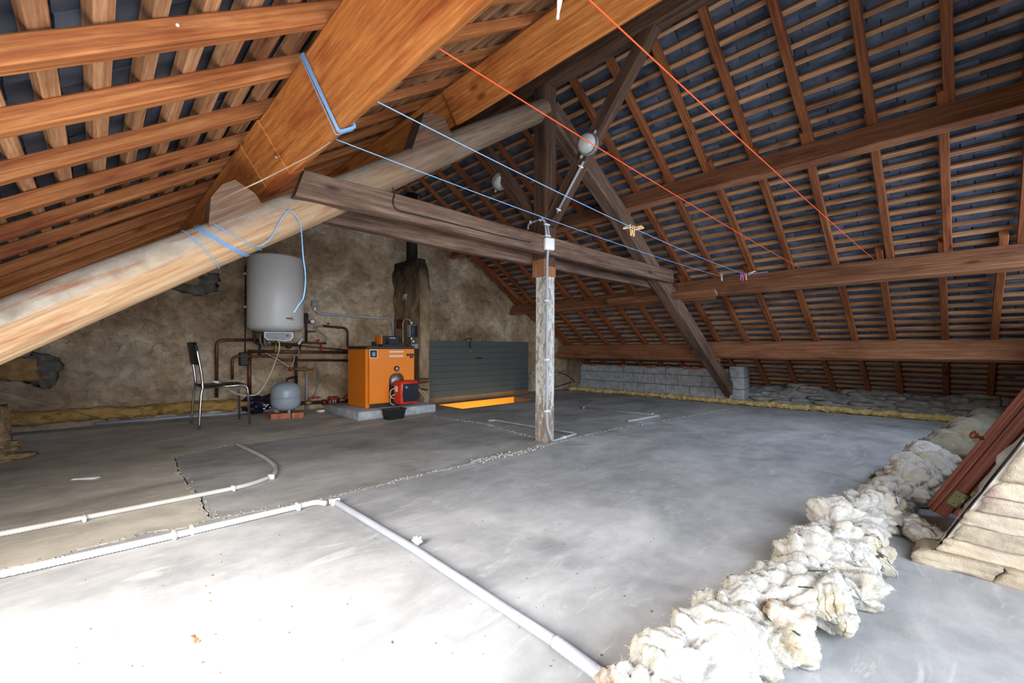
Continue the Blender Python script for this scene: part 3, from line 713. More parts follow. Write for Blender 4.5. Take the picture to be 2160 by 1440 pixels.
slab('slab', [Vector((-5.3, -4.6))] + [Vector((5.5, -4.6))] + [Vector((5.5, c3[-1].y))] + list(reversed(jag(c3, -g, 1))) + list(reversed(jag(c2, -g * 1.2, 1)))[1:] + list(reversed(jag(c1, -g * 1.6, 1)))[1:], M['floor_front'])
slab('slab', jag(c1, g, 2) + jag(c4, g, 4)[1:] + jag(c5, g * .4, 5)[1:] + [kg, Vector((-5.3, 4.6))], M['floor_left'])
slab('slab', jag(c2, g, 2) + list(reversed(jag(c6, -g * .5, 6)))[1:] + list(reversed(jag(c5, -g * .4, 5)))[1:] + list(reversed(jag(c4, -g, 4)))[1:-1], M['floor_back'])
slab('slab', jag(c3, g, 2) + [Vector((5.5, 4.2)), kg] + jag(c6, g * .5, 6)[:-1], M['floor_back'],
     [(HX0, HY0), (HX1, HY0), (HX1, HY1), (HX0, HY1)])
def frame_box(x0, x1, y0, y1): 
    mb = MB(); mb.box(((x0 + x1) / 2, (y0 + y1) / 2, -0.04), (x1 - x0, y1 - y0, 0.03)); return mb
sub = MB()
for x0, x1, y0, y1 in ((-5.3, HX0, -4.6, 4.6), (HX1, 5.5, -4.6, 4.6), (HX0, HX1, -4.6, HY0), (HX0, HX1, HY1, 4.6)):
    sub.box(((x0 + x1) / 2, (y0 + y1) / 2, -0.045), (x1 - x0, y1 - y0, 0.03))
sub.build('grit_bed', M['grit'], floor)
# loose crumbs of mortar along the cracks
cr = random.Random(5); mb = MB()
def crumbs(line, n_, spread, smin, smax, t0=0, t1=1):
    for i in range(n_):
        t = t0 + (t1 - t0) * cr.random(); f_ = t * (len(line) - 1); k_ = min(int(f_), len(line) - 2); p = line[k_].lerp(line[k_ + 1], f_ - k_)
        p = p + Vector((cr.gauss(0, spread), cr.gauss(0, spread))); s_ = cr.uniform(smin, smax)
        mb.rock((p.x, p.y, s_ * 0.22), (s_, s_ * cr.uniform(.5, 1), s_ * .5), cr.uniform(0, 6), i * 1.1, 0.4, 1, 0.3)
crumbs(c2, 260, 0.012, 0.004, 0.014); crumbs(c2, 200, 0.022, 0.006, 0.026, 0.72, 0.96); crumbs(c3, 260, 0.012, 0.005, 0.016); crumbs(c1, 90, 0.012, 0.004, 0.010)
crumbs(c4, 90, 0.016, 0.004, 0.012); crumbs(c6, 220, 0.014, 0.005, 0.015); crumbs(c5, 60, 0.012, 0.004, 0.009)
o = mb.build('mortar_crumbs', M['crumb'], floor); o['kind'] = 'stuff'
# hairline cracks filled pale
for ln in ([(1000, 992), (1100, 1003), (1180, 1024), (1300, 1038), (1440, 1056)], [(1705, 990), (1760, 1000), (1800, 1012), (1848, 1030)], [(1300, 918), (1360, 924), (1400, 934)], [(500, 1040), (512, 1048)]):
    L_ = [fl(x, y) for x, y in ln]; q = jag([p.xy for p in L_], 0, 8, 0.04, 0.006); mb = MB()
    for i in range(len(q) - 1):
        d = (q[i + 1] - q[i]).normalized() * 0.0022; nn_ = Vector((-d.y, d.x, 0)); a_, b_ = Vector((*q[i], .0012)), Vector((*q[i + 1], .0012)); mb.add([a_ - nn_, b_ - nn_, b_ + nn_, a_ + nn_], [(0, 1, 2, 3)])
    mb.build('crack_filler', M['crumb'], floor)
# hatch: shaft painted orange inside with a lamp down the stair
mb = MB(); mb.box(((HX0 + HX1) / 2, HY1 - 0.015, -0.59), (HX1 - HX0, 0.03, 1.184)); mb.build('hatch_lining', M['orange_hatch'], floor)
mb = MB(); mb.box((HX1 - 0.015, (HY0 + HY1) / 2, -0.59), (0.03, HY1 - HY0 - .062, 1.184)); mb.build('hatch_lining', M['hatch_brown'], floor)
mb = MB(); mb.box((HX0 + 0.015, (HY0 + HY1) / 2, -0.59), (0.03, HY1 - HY0 - .062, 1.184)); mb.build('hatch_lining', M['hatch_brown'], floor)
mb = MB(); mb.box(((HX0 + HX1) / 2, HY0 + 0.015, -0.59), (HX1 - HX0, 0.03, 1.184)); mb.build('hatch_lining', M['hatch_brown'], floor)
mb = MB(); mb.box(((HX0 + HX1) / 2, (HY0 + HY1) / 2, -1.2), (HX1 - HX0 + .1, HY1 - HY0 + .1, 0.05)); mb.build('stair_landing', M['hatch_brown'], floor)
stl = bpy.data.lights.new('stair_lamp', 'AREA'); stl.energy = 9; stl.shape = 'RECTANGLE'; stl.size = 1.4; stl.size_y = 0.5; stl.color = (1, 0.86, 0.62)
so = bpy.data.objects.new('stair_lamp', stl); COL.objects.link(so); so.location = ((HX0 + HX1) / 2, HY0 + 0.05, -0.55); so.rotation_euler = (math.radians(90), 0, 0)
# ------------------------------------------------------------------ boiler corner
def cw(dx, dy, z): return Vector((CAM.x + dx, CAM.y + dy, z))       # offsets from the camera's foot
# concrete plinth
mb = MB(); p0 = fl(756, 888); p1 = fl(690, 866); p2 = fl(900, 868)
y0 = p0.y; x0 = p0.x
mb.grid(lambda u, v: Vector((0, 0, 0)), 1, 1); mb = MB()
mb.rbox(((x0 + 0.30) / 2, y0 + 0.52, 0.052), (0.30 - x0, 1.04, 0.104), 0.012)
for i, v in enumerate(mb.v): mb.v[i] = v + Vector((0.008 * nz(v, 6, 1), 0.01 * nz(v, 6, 2), 0))
tag(mb.build('concrete_plinth', M['block']), 'low concrete plinth under the orange boiler', 'plinth')
PZ = 0.106
bx0, bx1, by0, by1 = CAM.x + 2.417, CAM.x + 3.084, CAM.y + 5.105, CAM.y + 5.66
BH = 0.846
boil = thing('boiler', 'orange oil boiler with a red burner on its front', 'boiler', ((bx0 + bx1) / 2, (by0 + by1) / 2, PZ))
bcx, bcy = (bx0 + bx1) / 2, (by0 + by1) / 2
mb = MB(); mb.rbox((bcx, bcy + 0.012, (PZ + BH) / 2), (bx1 - bx0 - 0.004, by1 - by0 - 0.03, BH - PZ), 0.008, None, 1); mb.build('casing', M['orange'], boil)
mb = MB()                                       # front panel with the arched opening for the burner
ax, aw, az, ab = bx0 + 0.405, 0.108, PZ + 0.33, PZ + 0.055
fx0, fx1 = bx0 + 0.03, bx1 - 0.004
pf = [(fx0, ab), (ax - aw, ab)] + [(ax + aw * math.cos(a), az + aw * 1.0 * math.sin(a)) for a in [math.pi - math.pi * i / 14 for i in range(15)]] + [(ax + aw, ab), (fx1, ab), (fx1, BH - 0.002), (fx0, BH - 0.002)]
bm = bmesh.new(); vs = [bm.verts.new((x, by0 - 0.012, z)) for x, z in pf]; es = [bm.edges.new((vs[i], vs[(i + 1) % len(vs)])) for i in range(len(vs))]
bmesh.ops.triangle_fill(bm, use_beauty=True, edges=es); ex = bmesh.ops.extrude_face_region(bm, geom=bm.faces[:])
for v in ex['geom']:
    if isinstance(v, bmesh.types.BMVert): v.co.y += 0.016
bmesh.ops.recalc_face_normals(bm, faces=bm.faces[:]); bm.verts.index_update()
mb.add([v.co.copy() for v in bm.verts], [[v.index for v in f.verts] for f in bm.faces]); bm.free()
fp = mb.build('front_panel', M['orange'], boil)
yf = by0 - 0.0135
def plate(name, x, z, w, h, mat, parent, y=None, t=0.003):
    mb = MB(); mb.box((x, (yf if y is None else y), z), (w, t, h)); return mb.build(name, mat, parent)
plate('kick_plate', bcx + 0.02, PZ + 0.026, bx1 - bx0 - 0.05, 0.048, M['boiler_dark'], boil, by0 + 0.004, 0.012)
plate('rating_label', bx0 + 0.085, BH - 0.062, 0.105, 0.105, M['white_plastic'], fp); plate('rating_label', bx0 + 0.085, BH - 0.062, 0.09, 0.092, M['dark_print'], fp, yf - 0.002)
plate('rating_label', bx0 + 0.087, BH - 0.066, 0.04, 0.05, M['grey_plastic'], fp, yf - 0.004)
for dz in (0.036, 0.092):
    plate('notice_strip', bx0 + 0.40, BH - dz, 0.20, 0.022, M['white_plastic'], fp)
    for k_ in range(7): plate('print_mark', bx0 + 0.318 + k_ * 0.027, BH - dz, 0.018, 0.006, M['burner_red'], fp, yf - 0.002)
for k_ in range(3): plate('badge_letter', bx0 + 0.565 + k_ * 0.038, BH - 0.078, 0.034, 0.028, M['dark_print'], fp)
plate('badge_letter', bx0 + 0.622, BH - 0.108, 0.052, 0.024, M['dark_print'], fp)
mb = MB(); mb.rbox((bcx, bcy - 0.005, BH + 0.018), (bx1 - bx0 + 0.012, by1 - by0 + 0.02, 0.036), 0.006, None, 1); mb.build('lid', M['boiler_dark'], boil)
mb = MB(); mb.lathe((ax, by0 - 0.01, az), [(0.09, -0.02), (0.095, 0.0), (0.03, 0.012)], 20, (0, -1, 0)); mb.build('burner_flange', M['steel'], boil)
for k_ in range(6):
    a = k_ * math.pi / 3 + 0.5; mb = MB(); mb.lathe((ax + 0.075 * math.cos(a), by0 - 0.016, az + 0.075 * math.sin(a)), [(0.009, 0), (0.009, 0.012)], 6, (0, -1, 0)); mb.build('bolt', M['chrome'], boil)
plate('burner_recess', ax, PZ + 0.2, 0.2, 0.3, M['dark_print'], boil, by0 + 0.0, 0.004)
mb = MB(); mb.lathe((ax - 0.005, by0 - 0.012, az + 0.155), [(0.034, 0), (0.034, 0.022), (0.024, 0.026), (0.022, 0.02)], 18, (0, -1, 0)); sgo = mb.build('sight_glass', M['dark_print'], boil)
mb = MB(); mb.lathe((ax - 0.005, by0 - 0.012, az + 0.155), [(0.021, 0.0), (0.021, 0.021)], 14, (0, -1, 0)); mb.build('glass', M['lamp_glass'], sgo)
# red burner
bu = ((ax + 0.07, by0 - 0.13, PZ + 0.185))
mb = MB(); mb.rbox((bu[0], bu[1], bu[2]), (0.30, 0.21, 0.30), 0.04, None, 3)
for i, v in enumerate(mb.v):
    t = (v.y - (bu[1] - 0.105)) / 0.21
    mb.v[i] = Vector((bu[0] + (v.x - bu[0]) * (0.86 + 0.14 * math.sin(t * 3)), v.y, v.z))
brn = mb.build('burner_housing', M['burner_red'], boil, sharp=50)
mb = MB(); q = [(-0.10, -0.115), (0.105, -0.115), (0.115, -0.02), (0.105, 0.115), (-0.10, 0.115), (-0.112, -0.02)]
mb.prism([Vector((bu[0] + a, bu[1] - 0.112, bu[2] + b)) for a, b in q], (0, 0.016, 0)); cov = mb.build('burner_cover', M['burner_blue'], brn)
mb = MB(); mb.lathe((bu[0] - 0.06, bu[1] - 0.112, bu[2] + 0.07), [(0.018, 0), (0.016, 0.008)], 14, (0, -1, 0)); mb.build('reset_button', M['grey_plastic'], brn)
mb = MB(); mb.box((bu[0] + 0.06, bu[1] - 0.113, bu[2] + 0.075), (0.05, 0.004, 0.05)); mb.build('emblem', M['dark_print'], brn)
mb = MB(); mb.box((bu[0] - 0.148, bu[1] - 0.01, bu[2] + 0.05), (0.006, 0.06, 0.07)); mb.build('sticker', M['white_plastic'], brn)
mb = MB(); mb.lathe((ax + 0.02, by0 - 0.012, PZ + 0.21), [(0.06, 0), (0.06, 0.05)], 16, (0, -1, 0)); mb.build('blast_tube', M['steel'], boil)
for k_, (a, b) in enumerate(((-0.17, 0.06), (-0.165, -0.02))):
    mb = MB(); mb.tube(smooth_path([(bu[0] - 0.14, bu[1] + 0.02, bu[2] + a * 0 + b), (bu[0] - 0.20, bu[1] + 0.03, bu[2] + b - 0.03), (bu[0] - 0.19, bu[1] + 0.06, bu[2] + b - 0.11), (bu[0] - 0.14, bu[1] + 0.05, bu[2] + b - 0.14)], 5), 0.006, 6); mb.build('fuel_hose', M['cable_cream'], boil)
# control box on the lid
cbz = BH + 0.036; cbx = bx0 + 0.34; cby = by0 + 0.14
mb = MB(); mb.rbox((cbx, cby, cbz + 0.075), (0.24, 0.2, 0.11), 0.012, None, 2); cb = mb.build('control_box', M['orange'], boil)
mb = MB(); mb.box((cbx + 0.0, cby, cbz + 0.012), (0.18, 0.14, 0.026)); mb.build('control_foot', M['boiler_dark'], cb)
mb = MB(); mb.rbox((cbx + 0.008, cby - 0.098, cbz + 0.075), (0.235, 0.012, 0.108), 0.005, None, 1); mb.build('control_face', M['black'], cb)
mb = MB(); mb.lathe((cbx - 0.055, cby - 0.104, cbz + 0.058), [(0.03, 0), (0.03, 0.004), (0.024, 0.005), (0.022, 0.016)], 18, (0, -1, 0)); mb.build('thermostat_knob', M['black'], cb)
mb = MB(); mb.lathe((cbx - 0.055, cby - 0.104, cbz + 0.058), [(0.033, 0), (0.033, 0.0025)], 18, (0, -1, 0)); mb.build('dial_ring', M['steel'], cb)
for k_ in range(4): mb = MB(); mb.box((cbx - 0.005 + k_ * 0.03, cby - 0.106, cbz + 0.055), (0.014, 0.006, 0.024)); mb.build('rocker_switch', M['dark_print'], cb)
for k_ in range(5): mb = MB(); mb.box((cbx + 0.0 + k_ * 0.016, cby - 0.105, cbz + 0.105), (0.012, 0.002, 0.009)); mb.build('print_mark', M['white_plastic'], cb)
mb = MB(); mb.box((bx0 + 0.20, by0 + 0.2, cbz + 0.03), (0.05, 0.04, 0.055)); mb.build('lid_knob', M['black'], boil)
mb = MB(); mb.box((bx0 + 0.53, by0 + 0.2, cbz + 0.022), (0.12, 0.08, 0.045)); mb.build('lid_bracket', M['boiler_dark'], boil)
# black drip tray under the burner
mb = MB(); c = fl(834, 885); c = Vector((c.x + 0.03, c.y + 0.09, 0))
def ring(w, d, z, r=0.03): return [Vector((c.x + sx * w, c.y + sy * d, z)) for sx, sy in ((-1, -.8), (-.85, -1), (.85, -1), (1, -.8), (1, .8), (.85, 1), (-.85, 1), (-1, .8))]
rr = [ring(.105, .07, 0.0), ring(.125, .085, 0.115), ring(.138, .096, 0.117), ring(.138, .096, 0.123), ring(.119, .079, 0.123), ring(.10, .064, 0.012)]
vs = [v for q in rr for v in q]; fs = [(i * 8 + k_, i * 8 + (k_ + 1) % 8, (i + 1) * 8 + (k_ + 1) % 8, (i + 1) * 8 + k_) for i in range(5) for k_ in range(8)] + [tuple(range(7, -1, -1)), tuple(range(40, 48))]
mb.add(vs, fs); tag(mb.build('drip_tray', M['black']), 'black plastic tub on the floor below the red burner', 'tub')

# chimney breast and flue pipe
chim = thing('chimney', 'rendered chimney stack with sooty neck and black flue pipe', 'chimney', (0, 0, 0))
cc = [cw(3.40, 5.46, 0).xy, cw(3.545, 5.44, 0).xy, cw(3.56, 6.28, 0).xy, cw(3.40, 6.33, 0).xy]
def chp(u, v):
    per = [cc[3], cc[0], cc[1], cc[2]]; cut = [0, 0.55, 0.75, 1.0]
    k_ = 0 if u < cut[1] else (1 if u < cut[2] else 2); t = (u - cut[k_]) / (cut[k_ + 1] - cut[k_])
    p = per[k_].lerp(per[k_ + 1], t); z = v * 2.18
    ctr = (cc[0] + cc[1] + cc[2] + cc[3]) / 4
    if z > 1.9: e_ = ((z - 1.9) / 0.28) ** 2; p = Vector((p.x + (ctr.x - p.x) * .3 * e_, p.y + (ctr.y - p.y) * .22 * e_))
    q = Vector((p.x, p.y, z)); d = 0.022 * fbm(q, 3, 4, 1)
    if 1.3 < z: d += 0.03 * fbm(q, 5, 3, 9)
    return q + Vector((-1, -0.4, 0)) * d
mb = MB(); mb.grid(chp, 60, 90, flip=False); mb.build('render', M['chimney'], chim)
ctr = (cc[0] + cc[1] + cc[2] + cc[3]) / 4
mb = MB(); mb.box((ctr.x, ctr.y, 2.13), (0.15, 0.66, 0.10), 0.0); mb.build('neck_cap', M['chimney'], chim)
pc = onX(869, 520, ctr.x); pc = Vector((ctr.x, pc.y, 0))
mb = MB(); mb.tube([(pc.x, pc.y, 2.08), (pc.x, pc.y, 3.2)], 0.083, 20); fpipe = mb.build('flue_pipe', M['soot_metal'], chim)
mb = MB(); mb.lathe((pc.x, pc.y, 2.12), [(0.12, 0), (0.13, 0.02), (0.10, 0.05), (0.088, 0.06)], 20); mb.build('flue_collar', M['soot_metal'], chim)
mb = MB(); q = onX(843, 683, cc[0].x); mb.box(q, (0.03, 0.15, 0.15)); mb.build('cleaning_door', M['copper'], chim)
mb = MB(); q = onX(855, 627, cc[0].x); mb.rock(q, (0.04, 0.12, 0.1), 0, 3); mb.build('render_patch', M['stone_mortar'], chim)
# breaker box on the chimney
fdir = 0.0
def on_chim(x, y, off=0.0): return onX(x, y, CAM.x + 3.385 - off)
def on_foot(x, y, off=0.0): return onY(x, y, CAM.y + 5.40 - off)
eb = thing('breaker_box', 'grey breaker box with dark window on the chimney', 'electrical box', on_chim(872, 712, 0.0))
ebp = on_chim(868, 698, 0.05)
mb = MB(); mb.rbox(ebp, (0.105, 0.10, 0.18), 0.008, fdir, 2); mb.build('case', M['grey_plastic'], eb)
mb = MB(); mb.rbox(ebp + Vector((0.005, -.06, -.004)), (0.098, 0.03, 0.165), 0.008, fdir, 2); mb.build('window', M['burner_blue'], eb)
mb = MB(); mb.lathe(on_chim(868, 683, 0.04), [(0.014, 0), (0.014, 0.03)], 10); mb.build('gland', M['white_plastic'], eb)
mb = MB(); mb.lathe(on_chim(868, 716, 0.04), [(0.014, 0), (0.014, 0.03)], 10); mb.build('gland', M['white_plastic'], eb)
jb = thing('junction_box', 'small grey junction box behind the right corner of the boiler', 'electrical box', on_chim(874, 738, 0.03))
mb = MB(); mb.rbox(on_chim(874, 730, 0.03), (0.10, 0.06, 0.07), 0.006, fdir, 1); mb.build('case', M['grey_plastic'], jb)
mb = MB(); mb.lathe(on_chim(872, 722, 0.03), [(0.015, 0), (0.015, 0.03)], 10); mb.build('gland', M['white_plastic'], jb)
mb = MB(); mb.tube(smooth_path([on_chim(850, 722, .03), on_chim(850, 690, .03), on_chim(850, 680, .03), on_chim(856, 673, .04), on_chim(863, 674, .045), on_chim(868, 681, .045)], 5), 0.008, 6)
tag(mb.build('cable', M['cable_cream']), 'yellowish cable looping up into the breaker box', 'cable')
mb = MB(); mb.tube(smooth_path([on_chim(868, 716, .045), on_chim(868, 724, .05), on_chim(862, 731, .05)], 5), 0.008, 6)
tag(mb.build('cable', M['cable_grey']), 'short grey cable below the breaker box', 'cable')
for i, (ya, yb, lb) in enumerate(((800, 799, 'upper brown pipe crossing the chimney foot beside the boiler'), (808, 805, 'lower brown pipe crossing the chimney foot beside the boiler'), (818, 822, 'thin black pipe crossing the chimney foot near the panel'))):
    mb = MB(); mb.tube([on_foot(868, ya, .0), on_foot(903, yb, .0)], (0.014, 0.014, 0.008)[i], 8); tag(mb.build('pipe', M['copper'] if i < 2 else M['cable_black']), lb, 'pipe')
for i, pp in enumerate(([(880, 822), (889, 828), (897, 840), (893, 850)], [(878, 818), (893, 826), (901, 838), (898, 850), (886, 862)])):
    mb = MB(); mb.tube(smooth_path([on_foot(x, y, .03 + .03 * i) for x, y in pp], 5), 0.006, 6); tag(mb.build('cable', M['cable_cream']), ('inner' if i == 0 else 'outer') + ' pale cable looping down beside the red burner', 'cable')

# ------------------------------------------------------------------ hatch cover standing open
hy = CAM.y + 5.53
hat = thing('hatch_cover', 'dark green boarded hatch cover standing open by the wall', 'hatch', ((0.6 + 2.75) / 2, hy, 0.0))
hx0, hx1 = 0.56, 2.745; nb = 9; hh = 0.97
skew = 0.05
for k_ in range(nb + 1):
    z0 = 0.012 + (hh - 0.012) * k_ / (nb + 1) ; z1 = 0.012 + (hh - 0.012) * (k_ + 1) / (nb + 1)
    mb = MB(); mb.rbox(((hx0 + hx1) / 2, hy + 0.018, (z0 + z1) / 2), (hx1 - hx0, 0.026, z1 - z0 - 0.002), 0.0018, None, 1)
    mb.build('board', M['panel_brown'] if k_ < 1 else M['panel_green'], hat)
for xx in (hx0 + 0.3, hx1 - 0.3): mb = MB(); mb.box((xx, hy + 0.042, 0.5), (0.08, 0.02, 0.9)); mb.build('ledge', M['panel_brown'], hat)
mb = MB(); q = onY(1010, 755, hy); mb.rbox((q.x + .02, hy - 0.004, q.z), (0.10, 0.012, 0.02), 0.004, None, 1); lt = mb.build('latch', M['black'], hat)
mb = MB(); q2 = onY(1002, 755, hy); mb.box((q2.x, hy - 0.006, q.z), (0.03, 0.008, 0.014)); mb.build('latch_bolt', M['chrome'], lt)
q = onY(993, 739, hy - .006); mb = MB(); mb.tube([q + Vector((0.022 * math.cos(a), 0, 0.022 * math.sin(a))) for a in [i * math.pi / 8 for i in range(16)]], 0.005, 6, True); mb.build('pull_ring', M['steel'], hat)
mb = MB(); g0 = onG(980, 716, 0.02); mb.tube(smooth_path([g0, g0 + Vector((0.05, -.12, .02)), onY(992, 722, hy - 0.01), onY(993, 734, hy - .008)], 5), 0.008, 6); tag(mb.build('hook', M['cable_black']), 'black iron hook holding the green hatch cover to the wall', 'hook')

# ------------------------------------------------------------------ water heater
hc = cw(1.643, 6.0, 0); RH = 0.317
heat = thing('water_heater', 'white cylindrical electric water heater hung on the wall', 'water heater', (hc.x, hc.y, 0.93))
mb = MB(); mb.lathe((hc.x, hc.y, 0), [(0.02, 1.045), (0.12, 1.05), (0.22, 1.065), (0.285, 1.088), (RH - 0.006, 1.108), (RH, 1.125), (RH, 1.965), (RH - 0.012, 1.99), (0.28, 2.0), (0.02, 2.01)], 64); body = mb.build('tank', M['enamel'], heat)
mb = MB(); mb.lathe((hc.x, hc.y, 0), [(RH + 0.0012, 1.118), (RH + 0.0012, 1.121)], 64); mb.build('seam', M['grey_plastic'], body)
tc = (CAM - hc); tc.z = 0; tc.normalize(); sd = Vector((-tc.y, tc.x, 0))        # towards the camera, and to its right
if sd.dot(RGT) < 0: sd = -sd
fa = math.atan2(sd.y, sd.x)
mb = MB(); bc = hc + tc * 0.17 + sd * 0.03
prof = [(-0.15, 0.055), (0.15, 0.055), (0.158, 0.0), (0.13, -0.045), (0.06, -0.055), (-0.02, -0.045), (-0.12, -0.042), (-0.152, -0.01)]
mb.prism([bc + sd * a + Vector((0, 0, 0.995 + b)) for a, b in prof], tc * 0.11); cbx_ = mb.build('control_cover', M['white_plastic'], heat)
mb = MB(); mb.prism([bc + tc * 0.112 + sd * (a * .92) + Vector((0, 0, 0.996 + b * .86)) for a, b in prof], tc * 0.004); mb.build('fascia', M['grey_plastic'], cbx_)
mb = MB(); mb.lathe(bc + tc * 0.116 + sd * 0.095 + Vector((0, 0, 1.008)), [(0.019, 0), (0.017, 0.008)], 16, tc); mb.build('indicator_dial', M['cable_grey'], cbx_)
mb = MB(); mb.lathe((hc.x, hc.y, 0), [(0.13, 1.0), (0.14, 1.05)], 30); mb.build('flange_cap', M['enamel'], heat)
def on_tank(ang, z, o=0.002): 
    d = tc * math.cos(ang) + sd * math.sin(ang); return hc + d * (RH + o) + Vector((0, 0, z)), d
q, d = on_tank(0.56, 1.215); mb = MB(); mb.lathe(q, [(0.019, 0), (0.019, 0.002)], 16, d); mb.build('logo', M['red_dot'], body)
mb = MB(); mb.lathe(q + d * 0.001, [(0.010, 0), (0.010, 0.002)], 16, d); mb.build('logo', M['enamel'], body)
for k_ in range(6):
    q, d = on_tank(0.50 - k_ * 0.028, 1.217); mb = MB(); mb.box(q, (0.007, 0.003, 0.012 if k_ % 2 else 0.017), math.atan2(d.y, d.x) + math.pi / 2); mb.build('logo', M['dark_print'], body)
for dx in (-0.2, 0.2):
    mb = MB(); mb.box((hc.x + dx, hc.y + 0.28, 1.75), (0.05, 0.2, 0.06)); mb.build('wall_bracket', M['steel'], heat)
    mb = MB(); mb.box((hc.x + dx, hc.y + 0.28, 1.3), (0.05, 0.2, 0.06)); mb.build('wall_bracket', M['steel'], heat)

def pipe(name, pts2, r, mat, label, cat='pipe', off=0.06, bend=0.05, n=8, group='pipes on the far gable wall'):
    P_ = [onG(x, y, o[0] if o else off) for x, y, *o in pts2]
    mb = MB(); mb.tube(bent(P_, bend, 6), r, n); o = mb.build(name, M[mat]); return tag(o, label, cat, group)
pipe('pipe', [(457, 838), (457, 717), (545, 717)], 0.019, 'copper', 'tall copper pipe bending from the chair towards the heater', bend=0.09)
pipe('pipe', [(490, 800), (490, 751), (577, 751), (592, 759), (735, 760)], 0.017, 'copper', 'copper pipe rising by the chair, then level under the heater', bend=0.08, off=.07)
pipe('pipe', [(526, 832), (526, 742)], 0.024, 'copper', 'thick upright copper pipe left of the navy bag')
pipe('pipe', [(522, 741), (736, 743)], 0.021, 'copper', 'thick level copper pipe running to the boiler', off=.09)
pipe('pipe', [(600, 725), (736, 739)], 0.010, 'copper', 'thin level copper pipe just above the thick one', off=.13)
pipe('pipe', [(548, 717), (548, 750)], 0.014, 'dark_pipe', 'short drop pipe below the left of the heater', off=.10)
pipe('pipe', [(646, 660), (646, 722)], 0.018, 'dark_pipe', 'dark upright pipe carrying the pressure gauge', off=.06)
pipe('pipe', [(636, 722), (688, 724)], 0.014, 'copper', 'short level pipe to the red stopcock', off=.08)
pipe('pipe', [(676, 741), (677, 725)], 0.011, 'valve_red', 'short red upright pipe above the thick copper pipe', off=.09)
pipe('hose', [(686, 724), (690, 712), (671, 697), (668, 689), (682, 687)], 0.011, 'cable_grey', 'grey braided hose in an S curve right of the heater', 'hose', off=.08, bend=0.2)
pipe('pipe', [(680, 687), (733, 692), (733, 730)], 0.016, 'dark_pipe', 'dark pipe bending down to the boiler top', bend=0.07)
pipe('pipe', [(624, 748), (625, 815)], 0.021, 'dark_pipe', 'upright dark pipe above the expansion vessel', off=.08)
pipe('pipe', [(634, 722), (632, 745)], 0.012, 'dark_pipe', 'small drop pipe below the right of the heater', off=.09)
pipe('pipe', [(647, 786), (646, 866)], 0.014, 'conduit', 'grey upright pipe behind the expansion vessel', off=.04)
pipe('pipe', [(530, 862), (600, 852), (735, 845)], 0.024, 'dark_pipe', 'dark pipe low on the wall through the red pump', off=.10)
pipe('pipe', [(0, 786), (22, 806), (27, 770), (26, 700)], 0.016, 'dark_pipe', 'dark pipe bent on the wall at the far left', bend=0.1, off=.04)
pipe('conduit', [(666, 655), (676, 662), (822, 672), (829, 680), (829, 712)], 0.016, 'conduit', 'grey conduit running from the socket down to the boiler', 'conduit', bend=0.08, off=.04)
pipe('cable', [(518, 560), (517, 748)], 0.007, 'cable_black', 'black cable hanging left of the heater', 'cable', off=.03)
pipe('cable', [(737, 765), (700, 757), (672, 754), (664, 762), (674, 790), (668, 820), (660, 842)], 0.007, 'cable_grey', 'thin grey cable drooping beside the boiler', 'cable', off=.05, bend=0.2)
pipe('cable', [(560, 744), (590, 760), (612, 775), (619, 765), (622, 748)], 0.005, 'cable_cream', 'thin cream cable sagging under the heater', 'cable', off=.12, bend=0.2)
pipe('cable', [(628, 730), (632, 745), (622, 752), (614, 748)], 0.008, 'cable_grey', 'grey loop of cable under the heater', 'cable', off=.16, bend=0.2)
pipe('conduit', [(1112, 786), (1190, 783)], 0.018, 'conduit', 'grey pipe behind the post beside the hatch cover', 'conduit', off=.04)
pipe('cable', [(1178, 785), (1195, 790), (1208, 800), (1213, 806)], 0.008, 'cable_black', 'black cable drooping to the block wall', 'cable', off=.05)
pipe('cable', [(1110, 828), (1150, 822), (1185, 812), (1205, 806)], 0.009, 'cable_black', 'black cable low on the wall right of the hatch cover', 'cable', off=.05)
pipe('valve', [(1112, 800), (1114, 789), (1120, 786)], 0.014, 'steel', 'small steel valve at the right edge of the hatch cover', 'valve', off=.06)
# tangle of elbows under the heater
for k_, (x, y, w) in enumerate(((546, 708, .05), (555, 712, .035), (564, 714, .035))):
    c_ = onG(x, y, 0.28); mb = MB()
    mb.tube(smooth_path([c_ + Vector((0, 0, .07)), c_ + Vector((-w, -.02, .05)), c_ + Vector((-w, -.02, -.06)), c_ + Vector((0, 0, -.1)), c_ + Vector((w * .7, .02, -.07)), c_ + Vector((w * .5, .02, .0))], 5), 0.013 if k_ else 0.02, 8)
    tag(mb.build('pipe_loop', M['dark_pipe'] if k_ == 0 else M['steel']), ('thick dark', 'thin left', 'thin right')[k_] + ' looped pipe under the left of the heater', 'pipe', 'loops of pipe under the heater')
sgp = thing('safety_valve', 'dark safety valve group under the middle of the heater', 'valve', onG(605, 728, .2))
c_ = onG(598, 727, 0.2)
mb = MB(); mb.tube([c_ + Vector((-.14, 0, .01)), c_ + Vector((.22, 0, 0))], 0.022, 10); mb.build('manifold', M['dark_pipe'], sgp)
mb = MB(); mb.tube([c_ + Vector((-.10, -.02, .05)), c_ + Vector((-.10, -.02, -.12))], 0.014, 8); mb.lathe(c_ + Vector((-.10, -.02, -.09)), [(0.022, 0), (0.022, 0.03)], 8); mb.build('drain', M['brass'], sgp)
mb = MB(); mb.box(c_ + Vector((.20, -.03, .05)), (0.03, 0.015, 0.10), Matrix.Rotation(0.5, 3, 'Y')); mb.build('lever', M['steel'], sgp)
mb = MB(); mb.lathe(c_ + Vector((.06, 0, -.02)), [(0.028, -0.03), (0.034, 0), (0.028, 0.05)], 8, (0, -1, 0)); mb.build('body', M['dark_pipe'], sgp)
